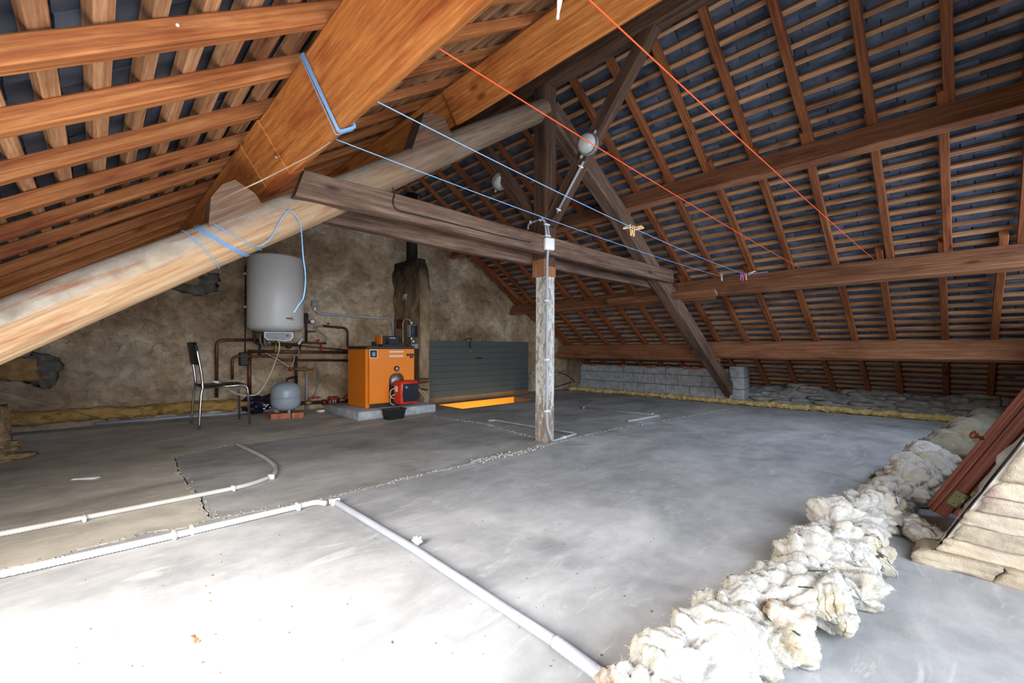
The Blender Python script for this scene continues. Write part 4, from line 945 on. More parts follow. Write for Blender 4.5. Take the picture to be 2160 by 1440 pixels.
pgo = thing('pressure_gauge', 'small round pressure gauge right of the heater', 'gauge', onG(659, 685, .1))
mb = MB(); mb.lathe(onG(659, 678, 0.08), [(0.034, 0), (0.036, 0.02), (0.032, 0.028)], 20, tc); mb.build('case', M['dark_pipe'], pgo)
mb = MB(); mb.lathe(onG(659, 678, 0.08) + tc * 0.024, [(0.029, 0), (0.029, 0.006)], 20, tc); mb.build('dial', M['white_plastic'], pgo)
mb = MB(); mb.tube([onG(646, 680, .06), onG(656, 679, .08)], 0.012, 8); mb.build('stem', M['dark_pipe'], pgo)
mb = MB(); mb.rbox(onG(645, 672, .07), (0.06, 0.06, 0.13), 0.012, None, 2); tag(mb.build('air_vent', M['dark_pipe']), 'dark air vent on top of the gauge pipe', 'vent')
mb = MB(); mb.lathe(onG(648, 699, .1), [(0.014, 0), (0.014, 0.04)], 8, tc); mb.box(onG(656, 699, .13), (0.12, 0.012, 0.022)); tag(mb.build('lever_valve', M['dark_pipe']), 'lever valve with black handle below the gauge', 'valve')
mb = MB(); mb.lathe(onG(671, 720, .1), [(0.016, 0), (0.024, 0.012), (0.018, 0.03)], 8); tag(mb.build('stopcock', M['valve_red']), 'small red stopcock right of the heater', 'valve')
mb = MB(); mb.lathe(onG(693, 685, .07), [(0.012, 0), (0.02, 0.012), (0.01, 0.035)], 8); tag(mb.build('stopcock', M['valve_red']), 'rusty stopcock on the dark pipe above the boiler', 'valve')
so_ = thing('wall_socket', 'white wall socket box right of the heater', 'socket', onG(664, 650, .02))
mb = MB(); mb.rbox(onG(664, 640, .03), (0.085, 0.05, 0.085), 0.01, None, 2); mb.build('box', M['grey_plastic'], so_)
mb = MB(); mb.lathe(onG(664, 652, .04), [(0.016, -0.02), (0.016, 0.03)], 10); mb.build('gland', M['white_plastic'], so_)
mb = MB(); mb.rbox(onG(514, 757, .05), (0.10, 0.06, 0.17), 0.01, None, 1); tag(mb.build('terminal_box', M['black']), 'black terminal box left of the heater pipes', 'electrical box')
for y, lb in ((577, 'upper'), (647, 'lower')):
    mb = MB(); mb.box(onG(517, y, .03), (0.035, 0.03, 0.03)); tag(mb.build('cable_clip', M['white_plastic']), lb + ' white clip on the black cable beside the heater', 'clip')
# balancing valve above the vessel
bv = thing('balancing_valve', 'brass ribbed valve with red wheel above the expansion vessel', 'valve', onG(640, 785, .1))
mb = MB(); A_ = onG(612, 778, .12); B_ = onG(664, 779, .12); mb.tube([A_, B_], 0.010, 8)
for k_ in range(4): p_ = A_.lerp(B_, 0.38 + k_ * 0.1); mb.lathe(p_, [(0.022, -0.008), (0.026, 0), (0.022, 0.008)], 12, B_ - A_)
mb.build('body', M['brass'], bv)
mb = MB(); mb.lathe(A_, [(0.03, -0.01), (0.036, 0), (0.03, 0.012)], 14, A_ - B_); mb.build('wheel', M['valve_red'], bv)
mb = MB(); mb.box(B_, (0.04, 0.02, 0.02)); mb.build('tap', M['leaf'], bv)
mb = MB(); mb.tube(bent([onG(605, 808, .42), onG(605, 799, .42), onG(625, 794, .1)], 0.03), 0.013, 8); tag(mb.build('pipe', M['dark_pipe']), 'short elbow pipe on top of the expansion vessel', 'pipe')

# expansion vessel on bricks
vc = fl(606, 881); vc = Vector((vc.x, vc.y + 0.05, 0)); VR = 0.168
ves = thing('expansion_vessel', 'blue grey round expansion vessel standing on bricks', 'vessel', (vc.x, vc.y, 0.07))
mb = MB(); zb = 0.085; mb.lathe((vc.x, vc.y, zb), [(0.01, 0.0), (0.08, 0.006), (0.13, 0.028), (0.158, 0.065), (VR, 0.11), (VR, 0.24), (0.158, 0.285), (0.13, 0.32), (0.08, 0.345), (0.02, 0.354)], 48); vb = mb.build('shell', M['vessel'], ves)
mb = MB(); mb.tube([(vc.x + (VR + .002) * math.cos(a), vc.y + (VR + .002) * math.sin(a), zb + 0.165) for a in [i * math.pi / 24 for i in range(48)]], 0.008, 6, True); mb.build('rim', M['vessel'], vb)
for a in (0.5, 2.6, 4.7):
    mb = MB(); mb.box((vc.x + 0.1 * math.cos(a), vc.y + 0.1 * math.sin(a), 0.085), (0.05, 0.03, 0.04), a); mb.build('foot', M['steel'], ves)
for i, (dx, ln, lb) in enumerate(((-0.075, 0.22, 'longer brick under the left of the expansion vessel'), (0.11, 0.13, 'shorter brick under the right of the expansion vessel'))):
    mb = MB(); mb.rbox((vc.x + dx, vc.y - 0.02 + dx * -0.3, 0.0335), (ln, 0.22, 0.066), 0.005, -0.1 - i * .12, 1); tag(mb.build('brick', M['brick']), lb, 'brick', 'bricks under the vessel')
# pump
pc_ = onG(700, 847, .10); pu = thing('pump', 'dark red circulator pump on the pipe beside the boiler', 'pump', pc_ - Vector((0, 0, .08)))
mb = MB(); mb.lathe(pc_, [(0.055, -0.04), (0.07, 0.0), (0.07, 0.05), (0.06, 0.06)], 20, (0, -1, 0)); mb.rbox(pc_ + Vector((0, -.05, .055)), (0.12, 0.1, 0.05), 0.01, None, 2); mb.build('motor', M['pump_red'], pu)
mb = MB(); mb.box(pc_ + Vector((0.01, -.068, 0)), (0.075, 0.006, 0.085)); pl_ = mb.build('rating_plate', M['dark_print'], pu)
for k_ in range(6): mb = MB(); mb.box(pc_ + Vector((-.008 + (k_ % 2) * .03, -.073, -.025 + (k_ // 2) * .024)), (0.018, 0.003, 0.010)); mb.build('print_mark', M['white_plastic'], pl_)
for s_ in (-1, 1):
    mb = MB(); mb.lathe(pc_ + Vector((s_ * 0.11, 0, 0.0)), [(0.04, -0.02), (0.044, 0.0), (0.04, 0.02)], 8, (1, 0, 0)); mb.build('union_nut', M['copper'], pu)
for x, y, lb in ((655, 840, 'left'), (727, 834, 'right')):
    c_ = onG(x - 4, y + 9, .10); vv = thing('ball_valve', 'brass ball valve with red lever on the ' + lb + ' of the pump', 'valve', c_ - Vector((0, 0, .03)))
    mb = MB(); mb.lathe(c_, [(0.024, -0.05), (0.034, -0.02), (0.034, 0.02), (0.024, 0.05)], 10, (1, 0, 0)); mb.tube([c_, c_ + Vector((0, -.01, .05))], 0.01, 8); mb.build('body', M['brass'], vv)
    mb = MB(); mb.tube(smooth_path([c_ + Vector((0, -.015, .05)), c_ + Vector((.05, -.02, .07)), c_ + Vector((.14, -.02, .066))], 4), 0.010, 6); mb.build('lever', M['valve_red'], vv)
mb = MB(); mb.tube(smooth_path([onG(693, 858, .14), onG(683, 868, .2), onG(672, 871, .16), onG(660, 868, .12), onG(650, 860, .1), onG(647, 850, .1)], 5), 0.006, 6); tag(mb.build('cable', M['cable_grey']), 'thin cable drooping below the red pump', 'cable')
c_ = fl(680, 868); mb = MB(); mb.rbox((c_.x, c_.y, 0.015), (0.13, 0.08, 0.03), 0.004, 0.1, 1); tag(mb.build('white_block', M['white_plastic']), 'small white block on the floor below the pump', 'block')

# navy bag
bc_ = fl(553, 875); mb = MB()
def bagp(u, v):
    a = 2 * math.pi * u; b = math.pi * v; d = Vector((math.cos(a) * math.sin(b), math.sin(a) * math.sin(b), -math.cos(b)))
    r = 1 + 0.28 * fbm(d, 1.7, 4, 4) + 0.12 * fbm(d, 5, 3, 8)
    return Vector((bc_.x + d.x * .2 * r + 0.02, bc_.y + 0.22 + d.y * .13 * r, max(0.105 + 0.12 * d.z * r + (0.1 * max(0, d.x) ** 2), 0.004)))
mb.grid(bagp, 60, 40, flip=False); bag = mb.build('plastic_bag', M['cloth_navy']); tag(bag, 'crumpled navy plastic bag against the wall beside the vessel', 'bag')
for i in range(9):
    q = onG(546 + random.uniform(0, 26), 852 + random.uniform(0, 10), .46); mb = MB(); mb.rock(q, (0.02, 0.004, 0.012), None, i, .3, 1); mb.build('print_mark', M['white_plastic'], bag)

# ------------------------------------------------------------------ chair
ch = cw(1.02, 5.80, 0); ch.z = 0
chair = thing('chair', 'black chair with slim chrome legs beside the pipes', 'chair', ch)
def cl(x, y, z): return ch + Vector((x, y, z))
hw = 0.225
for sy in (-1, 1):
    mb = MB(); mb.tube(smooth_path([cl(-0.235, sy * hw * 1.12, 0), cl(-0.215, sy * hw * 1.06, 0.35), cl(-0.20, sy * hw, 0.46), cl(-0.215, sy * hw, 0.62), cl(-0.245, sy * hw, 0.80), cl(-0.25, sy * (hw - .012), 0.88)], 5), 0.0125, 10); mb.build('back_leg', M['chrome'], chair)
    mb = MB(); mb.tube(bent([cl(0.235, sy * hw * 1.05, 0), cl(0.215, sy * hw, 0.445), cl(-0.19, sy * hw, 0.435)], 0.07, 7), 0.0125, 10); mb.build('front_leg', M['chrome'], chair)
mb = MB()
def seatp(u, v):
    x = -0.2 + 0.41 * u; y = (v - .5) * 0.42; return cl(x, y, 0.452 - 0.012 * math.sin(math.pi * u) * (1 - (2 * v - 1) ** 2) )
mb.grid(seatp, 10, 10); mb.grid(lambda u, v: seatp(u, v) - Vector((0, 0, .018)), 10, 10, flip=True); mb.build('seat', M['black_seat'], chair)
mb = MB(); mb.rbox(cl(-0.01, 0, 0.44), (0.40, 0.41, 0.016), 0.007, None, 2); mb.build('seat_base', M['black_seat'], chair)
mb = MB()
def backp(u, v, o):
    y = (u - .5) * 0.45; z = 0.69 + 0.215 * v; return cl(-0.235 - 0.03 * v - 0.02 * (1 - (2 * u - 1) ** 2) + o, y, z)
mb.grid(lambda u, v: backp(u, v, 0.012), 14, 8); mb.grid(lambda u, v: backp(u, v, -0.012), 14, 8, flip=True)
mb.tube([backp(i / 14, 1, 0) for i in range(15)] + [], 0.014, 8); mb.tube([backp(i / 14, 0, 0) for i in range(15)], 0.013, 8)
mb.tube([backp(0, i / 8, 0) for i in range(9)], 0.013, 8); mb.tube([backp(1, i / 8, 0) for i in range(9)], 0.013, 8); mb.build('backrest', M['black_seat'], chair)
mb = MB(); mb.tube([cl(-0.205, -hw, 0.455), cl(-0.20, hw, 0.455)], 0.011, 8); mb.build('crossbar', M['black'], chair)
# cream flex from the heater to a plug lying on the chair
s0 = bc + tc * 0.06 + Vector((0, 0, 0.945))
mb = MB(); pl0 = cl(-0.02, 0.0, 0.47)
mb.tube(smooth_path([s0, s0 + Vector((0, -.02, -.1)), onG(578, 770, .5), onG(562, 805, .55), onG(545, 829, .6), onG(530, 834, .6), onG(510, 833, .6), onG(490, 826, .55), onG(476, 815, .5), pl0], 6), 0.0075, 8); flex = mb.build('flex', M['cable_cream']); tag(flex, 'cream power flex hanging from the heater to the chair', 'cable')
mb = MB(); mb.tube([pl0, pl0 + Vector((-.06, .03, .012))], [0.016, 0.012], 8); mb.build('plug', M['white_plastic'], flex)
# ------------------------------------------------------------------ lamps, conduits and box on the post
def clip(p, axis, parent, s=0.03):
    mb = MB(); t = Vector(axis).normalized(); rot = t.to_track_quat('Z', 'Y').to_matrix(); mb.rbox(p, (s * 1.5, s * 1.1, s * .55), 0.004, rot, 1); return mb.build('clip', M['white_plastic'], parent)
# bulkhead lamp on the near brace
def lamp(pos, nrm, up, label, grp, rot_l=1.0):
    L_ = thing('bulkhead_lamp', label, 'lamp', pos, grp); nrm = Vector(nrm).normalized(); up = Vector(up); up = (up - nrm * up.dot(nrm)).normalized(); sx = up.cross(nrm)
    R = 0.09
    mb = MB(); mb.lathe(pos, [(R * .96, 0), (R, 0.012), (R, 0.034), (R * .9, 0.04)], 28, nrm); mb.build('base', M['grey_plastic'], L_)
    mb = MB(); mb.lathe(pos + nrm * 0.036, [(R * .88, 0), (R * .86, 0.018), (R * .72, 0.042), (R * .45, 0.058), (R * .1, 0.064)], 28, nrm); mb.build('glass', M['lamp_glass'], L_)
    mb = MB(); mb.tube([pos + nrm * 0.040 + (sx * math.cos(a) + up * math.sin(a)) * R * .95 for a in [i * math.pi / 14 for i in range(28)]], 0.005, 6, True)
    for dv in (up, sx): mb.tube([pos + dv * (R * .95 * math.cos(a)) + nrm * (0.04 + 0.036 * math.sin(a)) for a in [i * math.pi / 12 for i in range(13)]], 0.0032, 6)
    mb.build('guard', M['steel'], L_)
    for s_ in (1, -1): mb = MB(); mb.lathe(pos + up * (s_ * R) + nrm * .015, [(0.016, 0), (0.012, 0.03)], 10, up * s_); mb.build('gland', M['grey_plastic'], L_)
    return L_
bd_ = Vector((0, -1.02, 1.27)).normalized()
lamp(Vector((-0.055, -0.535, 2.535)), (-1, -0.25, -0.12), bd_, 'round caged bulkhead lamp on the near brace above the post', 'bulkhead lamps on the braces')
pf_ = onX(1056, 386, 0.0); lamp(Vector((0.0, pf_.y + 0.02, pf_.z + 0.03)), (-0.15, -0.75, -0.65), (0, 0.62, -0.78), 'small caged bulkhead lamp on the far brace, left of the post', 'bulkhead lamps on the braces')
# conduit up the brace
c_in = thing('conduit', 'grey conduit climbing the near brace to the round lamp', 'conduit', (-0.07, -0.1, 2.05))
A_ = Vector((-0.072, -0.10, 2.045)); B_ = Vector((-0.066, -0.40, 2.40))
A_ = onX(1175, 448, -0.068); B_ = onX(1231, 340, -0.068)
mb = MB(); mb.tube([A_, B_], 0.011, 8); mb.build('tube', M['conduit'], c_in)
mb = MB(); mb.tube(smooth_path([B_, B_ + (B_ - A_).normalized() * .05, Vector((-0.07, -0.50, 2.47))], 4), 0.005, 6); mb.tube(smooth_path([A_, onX(1168, 458, -.075), onX(1160, 463, -.085)], 4), 0.005, 6); mb.build('wire', M['cable_black'], c_in)
for t in (0.06, 0.9): clip(A_.lerp(B_, t), B_ - A_, c_in, 0.028)
# conduits and junction box on the post
FX, FY = -0.083, -0.088
pcn = thing('conduit', 'grey conduit running down the front corner of the post', 'conduit', (-0.09, -0.09, 0))
cx_, cy_ = -0.075, -0.088
pp = [onX(1154, 545, -0.082), onX(1153, 700, -0.082), onX(1152, 880, -0.082)]
px_, py_ = -0.066, -0.100
mb = MB(); e0 = fl(1166, 930, .016); e1 = fl(1218, 914, .016); e2 = fl(1172, 907, .016)
jp = onY(1158, 515, -0.19)
mb.tube(smooth_path([jp - Vector((.012, 0, .04)), jp + Vector((0, .02, -.14)), Vector((-0.10, -.115, 1.46)), Vector((-0.082, -.102, 1.30)), Vector((-0.078, -.096, 1.0)), Vector((-0.078, -.096, 0.30)), Vector((-0.078, -.10, 0.16)), Vector((-.062, -.125, 0.07)), Vector((e0.x, e0.y, 0.022)), e0.lerp(e1, .3)], 8), 0.0115, 10); mb.build('tube', M['conduit'], pcn)
mb = MB(); mb.tube(bent([e0.lerp(e1, .25), e1, e2, fl(1128, 900, .016), fl(1045, 886, .014), fl(1030, 887, .012)], 0.05, 6), 0.0115, 10); mb.build('floor_run', M['conduit'], pcn)
for z in (1.28, 0.75, 0.29): clip(Vector((-.078, -.094, z)), (0, 0, 1), pcn)
clip(fl(1190, 922, .018), e1 - e0, pcn, .022)
jx = thing('junction_box', 'white junction box on the post in front of the tie beam', 'electrical box', (-0.075, -0.19, 1.70))
mb = MB(); mb.rbox(jp, (0.095, 0.045, 0.105), 0.01, -0.35, 2); mb.build('case', M['white_plastic'], jx)
for k_, dx in enumerate((-0.018, 0.014)):
    mb = MB(); mb.tube([jp + Vector((dx, .01, .05)), jp + Vector((dx, .03, .19))], 0.010, 8); mb.build('riser', M['conduit'], jx)
    for dz in (0.075, 0.175): clip(jp + Vector((dx, .01 + .1 * (dz - .05), dz)), (0, 0, 1), jx, 0.022)
mb = MB(); mb.tube(smooth_path([jp + Vector((-.018, .03, .19)), jp + Vector((-.03, .06, .24)), onX(1140, 462, -.085), onX(1125, 468, -.085), onX(1115, 474, -.085), onX(1114, 484, -.08)], 5), 0.009, 8); mb.build('bent_tube', M['conduit'], jx)
clip(onX(1140, 463, -.085), (0, 1, .2), jx, .024); clip(onX(1120, 469, -.085), (0, 1, .3), jx, .024)
mb = MB(); mb.tube(smooth_path([onY(828, 395, -.168), onY(832, 410, -.168), onY(829, 425, -.168), onY(835, 440, -.168), onY(850, 447, -.168), onY(900, 458, -.168), onY(980, 478, -.168), onY(1060, 498, -.168), onY(1120, 511, -.168)], 5), 0.0045, 6); tag(mb.build('cable', M['cable_black']), 'black cable stapled along the near tie beam', 'cable')

# ------------------------------------------------------------------ conduits on the floor
def floor_conduit(label, run, r, mat, clips=(), bend=0.12, ribbed=False):
    P_ = [fl(x, y, r) for x, y in run]; t = thing('conduit', label, 'conduit', (P_[0].x, P_[0].y, 0), 'conduits on the floor')
    path = bent(P_, bend, 8); mb = MB()
    if ribbed:
        q = []; rr_ = []
        for i in range(len(path) - 1):
            n_ = max(1, int((path[i + 1] - path[i]).length / 0.006))
            for k_ in range(n_): q.append(path[i].lerp(path[i + 1], k_ / n_)); rr_.append(r * (1.0 if len(q) % 2 else 0.86))
        mb.tube(q, rr_, 8)
    else: mb.tube(path, r, 12)
    mb.build('tube', M[mat], t)
    for x, y in clips:
        p = fl(x, y, r); d = min(range(len(path) - 1), key=lambda i: ((path[i] + path[i + 1]) / 2 - p).length); clip(p + Vector((0, 0, .002)), path[d + 1] - path[d], t, r * 1.9)
    return t
floor_conduit('ribbed pale conduit curving to a hook on the left of the floor', [(-90, 1142), (0, 1126), (430, 1042), (520, 1024), (578, 1003), (583, 984), (560, 965), (497, 935)], 0.0145, 'conduit_light', ((178, 1094), (492, 1030), (572, 1006)), 0.16, True)
floor_conduit('long pale ribbed conduit beside the main crack at the left', [(-90, 1228), (0, 1211), (380, 1126), (620, 1070), (668, 1058), (690, 1062)], 0.0165, 'conduit_light', ((367, 1129), (405, 1118), (628, 1069)), 0.15, True)
floor_conduit('long grey conduit running forward to the white insulation', [(693, 1058), (704, 1056), (870, 1155), (1200, 1372), (1330, 1470), (1420, 1540)], 0.0165, 'conduit', ((708, 1059),), 0.05)
mb = MB(); 
def ribs(a, b, r):
    A_, B_ = fl(*a, r), fl(*b, r); n_ = int((B_ - A_).length / 0.008); mb.tube([A_.lerp(B_, i / n_) for i in range(n_ + 1)], [r * (1.09 if i % 2 else 1.0) for i in range(n_ + 1)], 10)
ribs((1170, 1352), (1330, 1470), 0.018); tag(mb.build('conduit_sleeve', M['conduit']), 'ribbed grey sleeve on the near end of the long conduit', 'conduit')
floor_conduit('thin conduit bent like a tick behind the post', [(1222, 859), (1392, 876), (1325, 888)], 0.011, 'conduit', ((1232, 860), (1376, 873)), 0.04)

# ------------------------------------------------------------------ washing lines and pegs
def line(label, A, B, sag, mat, r=0.0023, name='washing_line'):
    A, B = Vector(A), Vector(B); mb = MB(); n_ = 40
    mb.tube([A.lerp(B, i / n_) - Vector((0, 0, sag * 4 * (i / n_) * (1 - i / n_))) for i in range(n_ + 1)], r, 6); o = mb.build(name, M[mat]); tag(o, label, 'line', 'washing lines across the attic')
    return lambda t: A.lerp(B, t) - Vector((0, 0, sag * 4 * t * (1 - t)))
zl = CAM.z
PE = Vector((-3 + 0.752, 0, zl + 0.915))
def pu1(dy): return cw(0.752, dy, zl + 0.913)
def mid(x, y): return onX(x, y, XP[1] - 0.13)
b1 = line('blue washing line that carries the wooden pegs', pu1(1.50), mid(1568, 577), 0.045, 'rope_blue')
b2 = line('lower blue washing line, nearer the tie beam', pu1(1.895), mid(1522, 583), 0.035, 'rope_blue')
o1 = line('orange washing line passing in front of the round lamp', pu1(1.104), mid(1690, 566), 0.02, 'rope_orange', 0.0024)
o2 = line('orange washing line nearest the camera', cw(0.76, 0.672, zl + 0.905), mid(1845, 548), 0.015, 'rope_orange', 0.0024)
def peg(pos, tilt, az, mat, label, grp='clothes pegs on the washing lines', s=0.062):
    t = thing('clothes_peg', label, 'peg', pos, grp); rot = Matrix.Rotation(az, 3, 'Z') @ Matrix.Rotation(tilt, 3, 'Y')
    for k_ in (-1, 1):
        mb = MB(); m2 = rot @ Matrix.Rotation(k_ * 0.10, 3, 'Y'); mb.rbox(pos + rot @ Vector((k_ * 0.006, 0, -s * .32)), (0.006, 0.011, s), 0.0015, m2, 1); mb.build('jaw', M[mat], t)
    mb = MB(); mb.tube([pos + rot @ Vector((x, 0, -s * .3)) for x in (-.009, .009)], 0.005, 8); mb.build('spring', M['steel'], t)
vaz = math.atan2(RGT.y, RGT.x)
def t_at(fn, x):
    best = min((abs(CX + F_PX * (fn(i / 400) - CAM).dot(RGT) / (fn(i / 400) - CAM).dot(FWD) - x), i) for i in range(401)); return fn(best[1] / 400)
peg(t_at(b1, 1332), 0.06, vaz, 'peg', 'wooden peg hanging straight down on the blue line', s=0.075)
peg(t_at(b1, 1336), -0.08, vaz, 'peg', 'wooden peg hanging close behind another on the blue line', s=0.075)
for k_, (x, tl, lb) in enumerate(((1329, 1.25, 'wooden peg sticking out sideways to the left on the blue line'), (1341, -1.9, 'upper wooden peg sticking out to the right on the blue line'), (1344, -1.7, 'lower wooden peg sticking out to the right on the blue line'))):
    peg(t_at(b1, x) + Vector((0, 0, .004 * k_)), tl, vaz, 'peg', lb)
peg(t_at(b1, 1564), 0.12, vaz, 'peg_pink', 'pink peg at the end of the blue line', s=0.11); peg(t_at(b1, 1567), -0.05, vaz, 'peg_pink', 'second pink peg at the end of the blue line', s=0.11)
peg(mid(1573, 578), -0.1, vaz, 'peg', 'peach peg beside the pink pegs', s=0.09); peg(mid(1581, 577), -2.0, vaz, 'peg_white', 'white peg sticking up beside the pink pegs', s=0.09); peg(mid(1522, 580), -0.06, vaz, 'peg_white', 'white peg at the end of the lower blue line', s=0.09)
mb = MB(); mb.tube([mid(1522, 582), mid(1575, 579), mid(1620, 573)], 0.0028, 6); tag(mb.build('washing_line', M['rope_blue']), 'short pale line along the middle purlin between the pegs', 'line', 'washing lines across the attic')
# blue line wound round the orange purlin
n = Vector((SI, 0, -CO)); bd2 = Vector((CO, 0, SI)); e = Vector((-2.446, 0, under(-2.446)))
mb = MB()
for k_ in range(6):
    y0_, y1_ = CAM.y + 1.672 + k_ * 0.004, CAM.y + 1.705 + k_ * 0.003 + (0.016 if k_ == 5 else 0)
    o_ = 0.006 + 0.003 * (k_ % 3)
    a = e - bd2 * o_ + Vector((0, CAM.y * 0 + y0_, 0)); b_ = e - bd2 * o_ + n * (NW + o_) + Vector((0, y1_, 0)); c_ = e + bd2 * (NB + o_) + n * (NW + o_) + Vector((0, y1_ + .004, 0)); d_ = e + bd2 * (NB + o_) + Vector((0, y0_, 0))
    mb.tube(bent([a, b_, c_, d_], 0.012, 4), 0.0018, 6)
tag(mb.build('line_coil', M['rope_blue']), 'blue line wound several times round the nearest orange purlin', 'line')
mb = MB(); mb.tube(smooth_path([pu1(1.895), onX(660, 324, -2.345), onX(600, 356, -2.47), onX(540, 386, -2.58), onX(490, 408, -2.62), onX(460, 424, -2.63), onX(449, 434, -2.62)], 4), 0.0026, 6); tag(mb.build('wire', M['string']), 'pale wire running from the orange purlin down to the wedge', 'wire')
# blue line wound round the log
def log_loop(X, turns, tilt, lift, spread):
    N_ = int(40 * turns); out = []
    for i in range(N_ + 1):
        t = i / N_; a = 2 * math.pi * turns * t
        out.append(log_ring(X + (spread * (t - .5) + tilt * math.sin(a - 0.6)) * CO, a, 0.003 + 0.001 * lift))
    return out
mb = MB(); mb.tube(log_loop(-2.52, 4, -0.075, 1.6, 0.026), 0.002, 6); tag(mb.build('line_coil', M['rope_blue']), 'bundle of blue line wound round the log', 'line')
mb = MB(); mb.tube(log_loop(-2.615, 1, -0.02, 1.8, 0.02), 0.0028, 6); tag(mb.build('line_loop', M['rope_blue']), 'single loop of line round the log, left of the blue bundle', 'line')
mb = MB(); mb.tube(log_loop(-2.46, 1, -0.075, 1.8, 0.03), 0.0028, 6); tag(mb.build('line_loop', M['rope_blue']), 'single loop of line round the log, right of the blue bundle', 'line')
LY = -0.118
hg = [(541, 521, LY + .03), (556, 515, LY), (575, 497, LY), (590, 468, LY), (601, 451, LY), (607, 445, LY), (618, 448, LY), (629, 462, LY), (635, 480, LY - .02), (638, 520, LY - .06), (640, 545, LY - .06), (644, 575, LY - .06), (644, 600, LY - .07), (640, 628, LY - .07), (632, 640, LY - .08), (620, 659, LY - .09)]
mb = MB(); mb.tube(smooth_path([onY(x, y, Y_) for x, y, Y_ in hg], 4), 0.0032, 6); tag(mb.build('line_end', M['rope_blue']), 'loose blue line end hanging from a nail in the log before the heater', 'line')
q = onY(607, 444, LY); mb = MB(); mb.tube([q + Vector((0, .06, 0)), q + Vector((0, -.012, .006))], 0.003, 6); tag(mb.build('nail', M['steel']), 'nail in the log that holds the hanging blue line', 'nail')
q = e + bd2 * -0.004 + n * 0.19; q = Vector((q.x, CAM.y + 2.28, q.z)); mb = MB(); mb.tube(smooth_path([q, q + Vector((-.03, 0, -.01)), q + Vector((-.035, 0, .012)), q + Vector((-.02, 0, .02))], 4), 0.0025, 6); tag(mb.build('screw_hook', M['chrome']), 'small screw hook in the side of the nearest orange purlin', 'hook')
mb = MB(); mb.tube([onG(-40, 818, 1.4), onG(0, 829, 1.3), fl(243, 890, .01)], 0.004, 6); tag(mb.build('string', M['string']), 'thin string stretched to the floor in the dark left corner', 'string')
peg(o2(0.012) + Vector((0, 0, .01)), 0.12, vaz, 'peg_white', 'white peg at the top edge, on the orange line nearest the camera', s=0.14)
q = e + bd2 * 0; 
mb = MB(); q = Vector((0, 0, 0)); c_ = onY(374, 54, CAM.y + 1.43); mb.lathe(c_, [(0.004, 0), (0.0045, 0.003), (0.003, 0.006)], 10, (0, -1, 0)); tag(mb.build('white_nail', M['white_plastic']), 'white speck on the side of the nearest left rafter', 'nail')

# ------------------------------------------------------------------ insulation
from mathutils.bvhtree import BVHTree
WOOL = []
def wool(name, label, path, rad, mat, seed, amp=0.35, flat=0.75, nu=70, nv=44, group='rolls of insulation laid along the floor edge', fuzz=0, twist=0.0, cat='insulation'):
    """lumpy batt of glass wool along a path on the floor"""
    P_ = smooth_path(path, 8); L_ = [0]
    for i in range(len(P_) - 1): L_.append(L_[-1] + (P_[i + 1] - P_[i]).length)
    def at(t):
        s_ = t * L_[-1]
        for i in range(len(P_) - 1):
            if L_[i + 1] >= s_: return P_[i].lerp(P_[i + 1], (s_ - L_[i]) / max(1e-6, L_[i + 1] - L_[i])), (P_[i + 1] - P_[i]).normalized()
        return P_[-1], (P_[-1] - P_[-2]).normalized()
    def pt(u, v):
        c, t = at(u); sd_ = t.cross(Vector((0, 0, 1))).normalized(); up = Vector((0, 0, 1)); a = 2 * math.pi * v + twist * u
        end = min(1.0, math.sin(math.pi * min(max(u, 0), 1)) * 3.2) ** 0.45 if 0 < u < 1 else 0.0
        d = sd_ * math.cos(a) + up * math.sin(a)
        s3 = Vector((c.x, c.y, c.z)) * 1.0 + d * rad
        lump = fbm(s3, 0.55 / rad, 3, seed); fine = fbm(s3, 1.9 / rad, 4, seed + 9); crease = abs(nz(s3, 0.9 / rad, seed + 4))
        fold = abs(nz(s3, 1.7 / rad, seed + 17)); r = rad * end * (1 + amp * lump + amp * 0.38 * fine - 0.55 * amp * (1 - min(1, crease * 5)) - 0.28 * amp * (1 - min(1, fold * 5)))
        p = c + sd_ * math.cos(a) * r * 1.12 + up * (math.sin(a) * r * flat) + up * rad * flat * 0.86 + t * (0.25 * rad * lump)
        if p.z < 0.004: p.z = 0.004
        return p
    mb = MB(); mb.grid(pt, nu, nv); WOOL.append(BVHTree.FromPolygons(mb.v, mb.f)); o = mb.build(name, M[mat]); tag(o, label, cat, group)
    if fuzz:
        fr = random.Random(int(seed * 10)); fb = MB()
        for i in range(fuzz):
            u, v = fr.uniform(.04, .96), fr.random(); p = pt(u, v); p2 = pt(u + .004, v); p3 = pt(u, v + .006); nn = (p2 - p).cross(p3 - p)
            if nn.length < 1e-9: continue
            nn.normalize(); c, t = at(u)
            if nn.dot(p - (c + Vector((0, 0, rad * .7)))) < 0: nn = -nn
            l_ = fr.uniform(.004, .012); w_ = (p3 - p).normalized() * 0.0004; bend_ = Vector((fr.gauss(0, 1), fr.gauss(0, 1), fr.gauss(0, .6))) * l_ * .5
            a_ = p - nn * .002; b_ = p + nn * l_ * .5 + bend_ * .4; c2 = p + nn * l_ * .7 + bend_
            fb.add([a_ - w_, a_ + w_, b_ + w_, b_ - w_, c2], [(0, 1, 2, 3), (3, 2, 4)])
        f_ = fb.build('fibres', M[mat], o); f_['kind'] = 'stuff'
    return o
W = lambda pts_: [Vector((fl(x, y).x, fl(x, y).y, 0)) for x, y in pts_]
G1 = 'white wool batts in the foreground'
wool('wool_batt', 'nearest white wool batt, cut by the bottom edge', W([(1290, 1560), (1430, 1470), (1560, 1400), (1690, 1352)]), 0.092, 'ins_white', 1.3, 0.55, 0.72, 150, 90, G1, 5200)
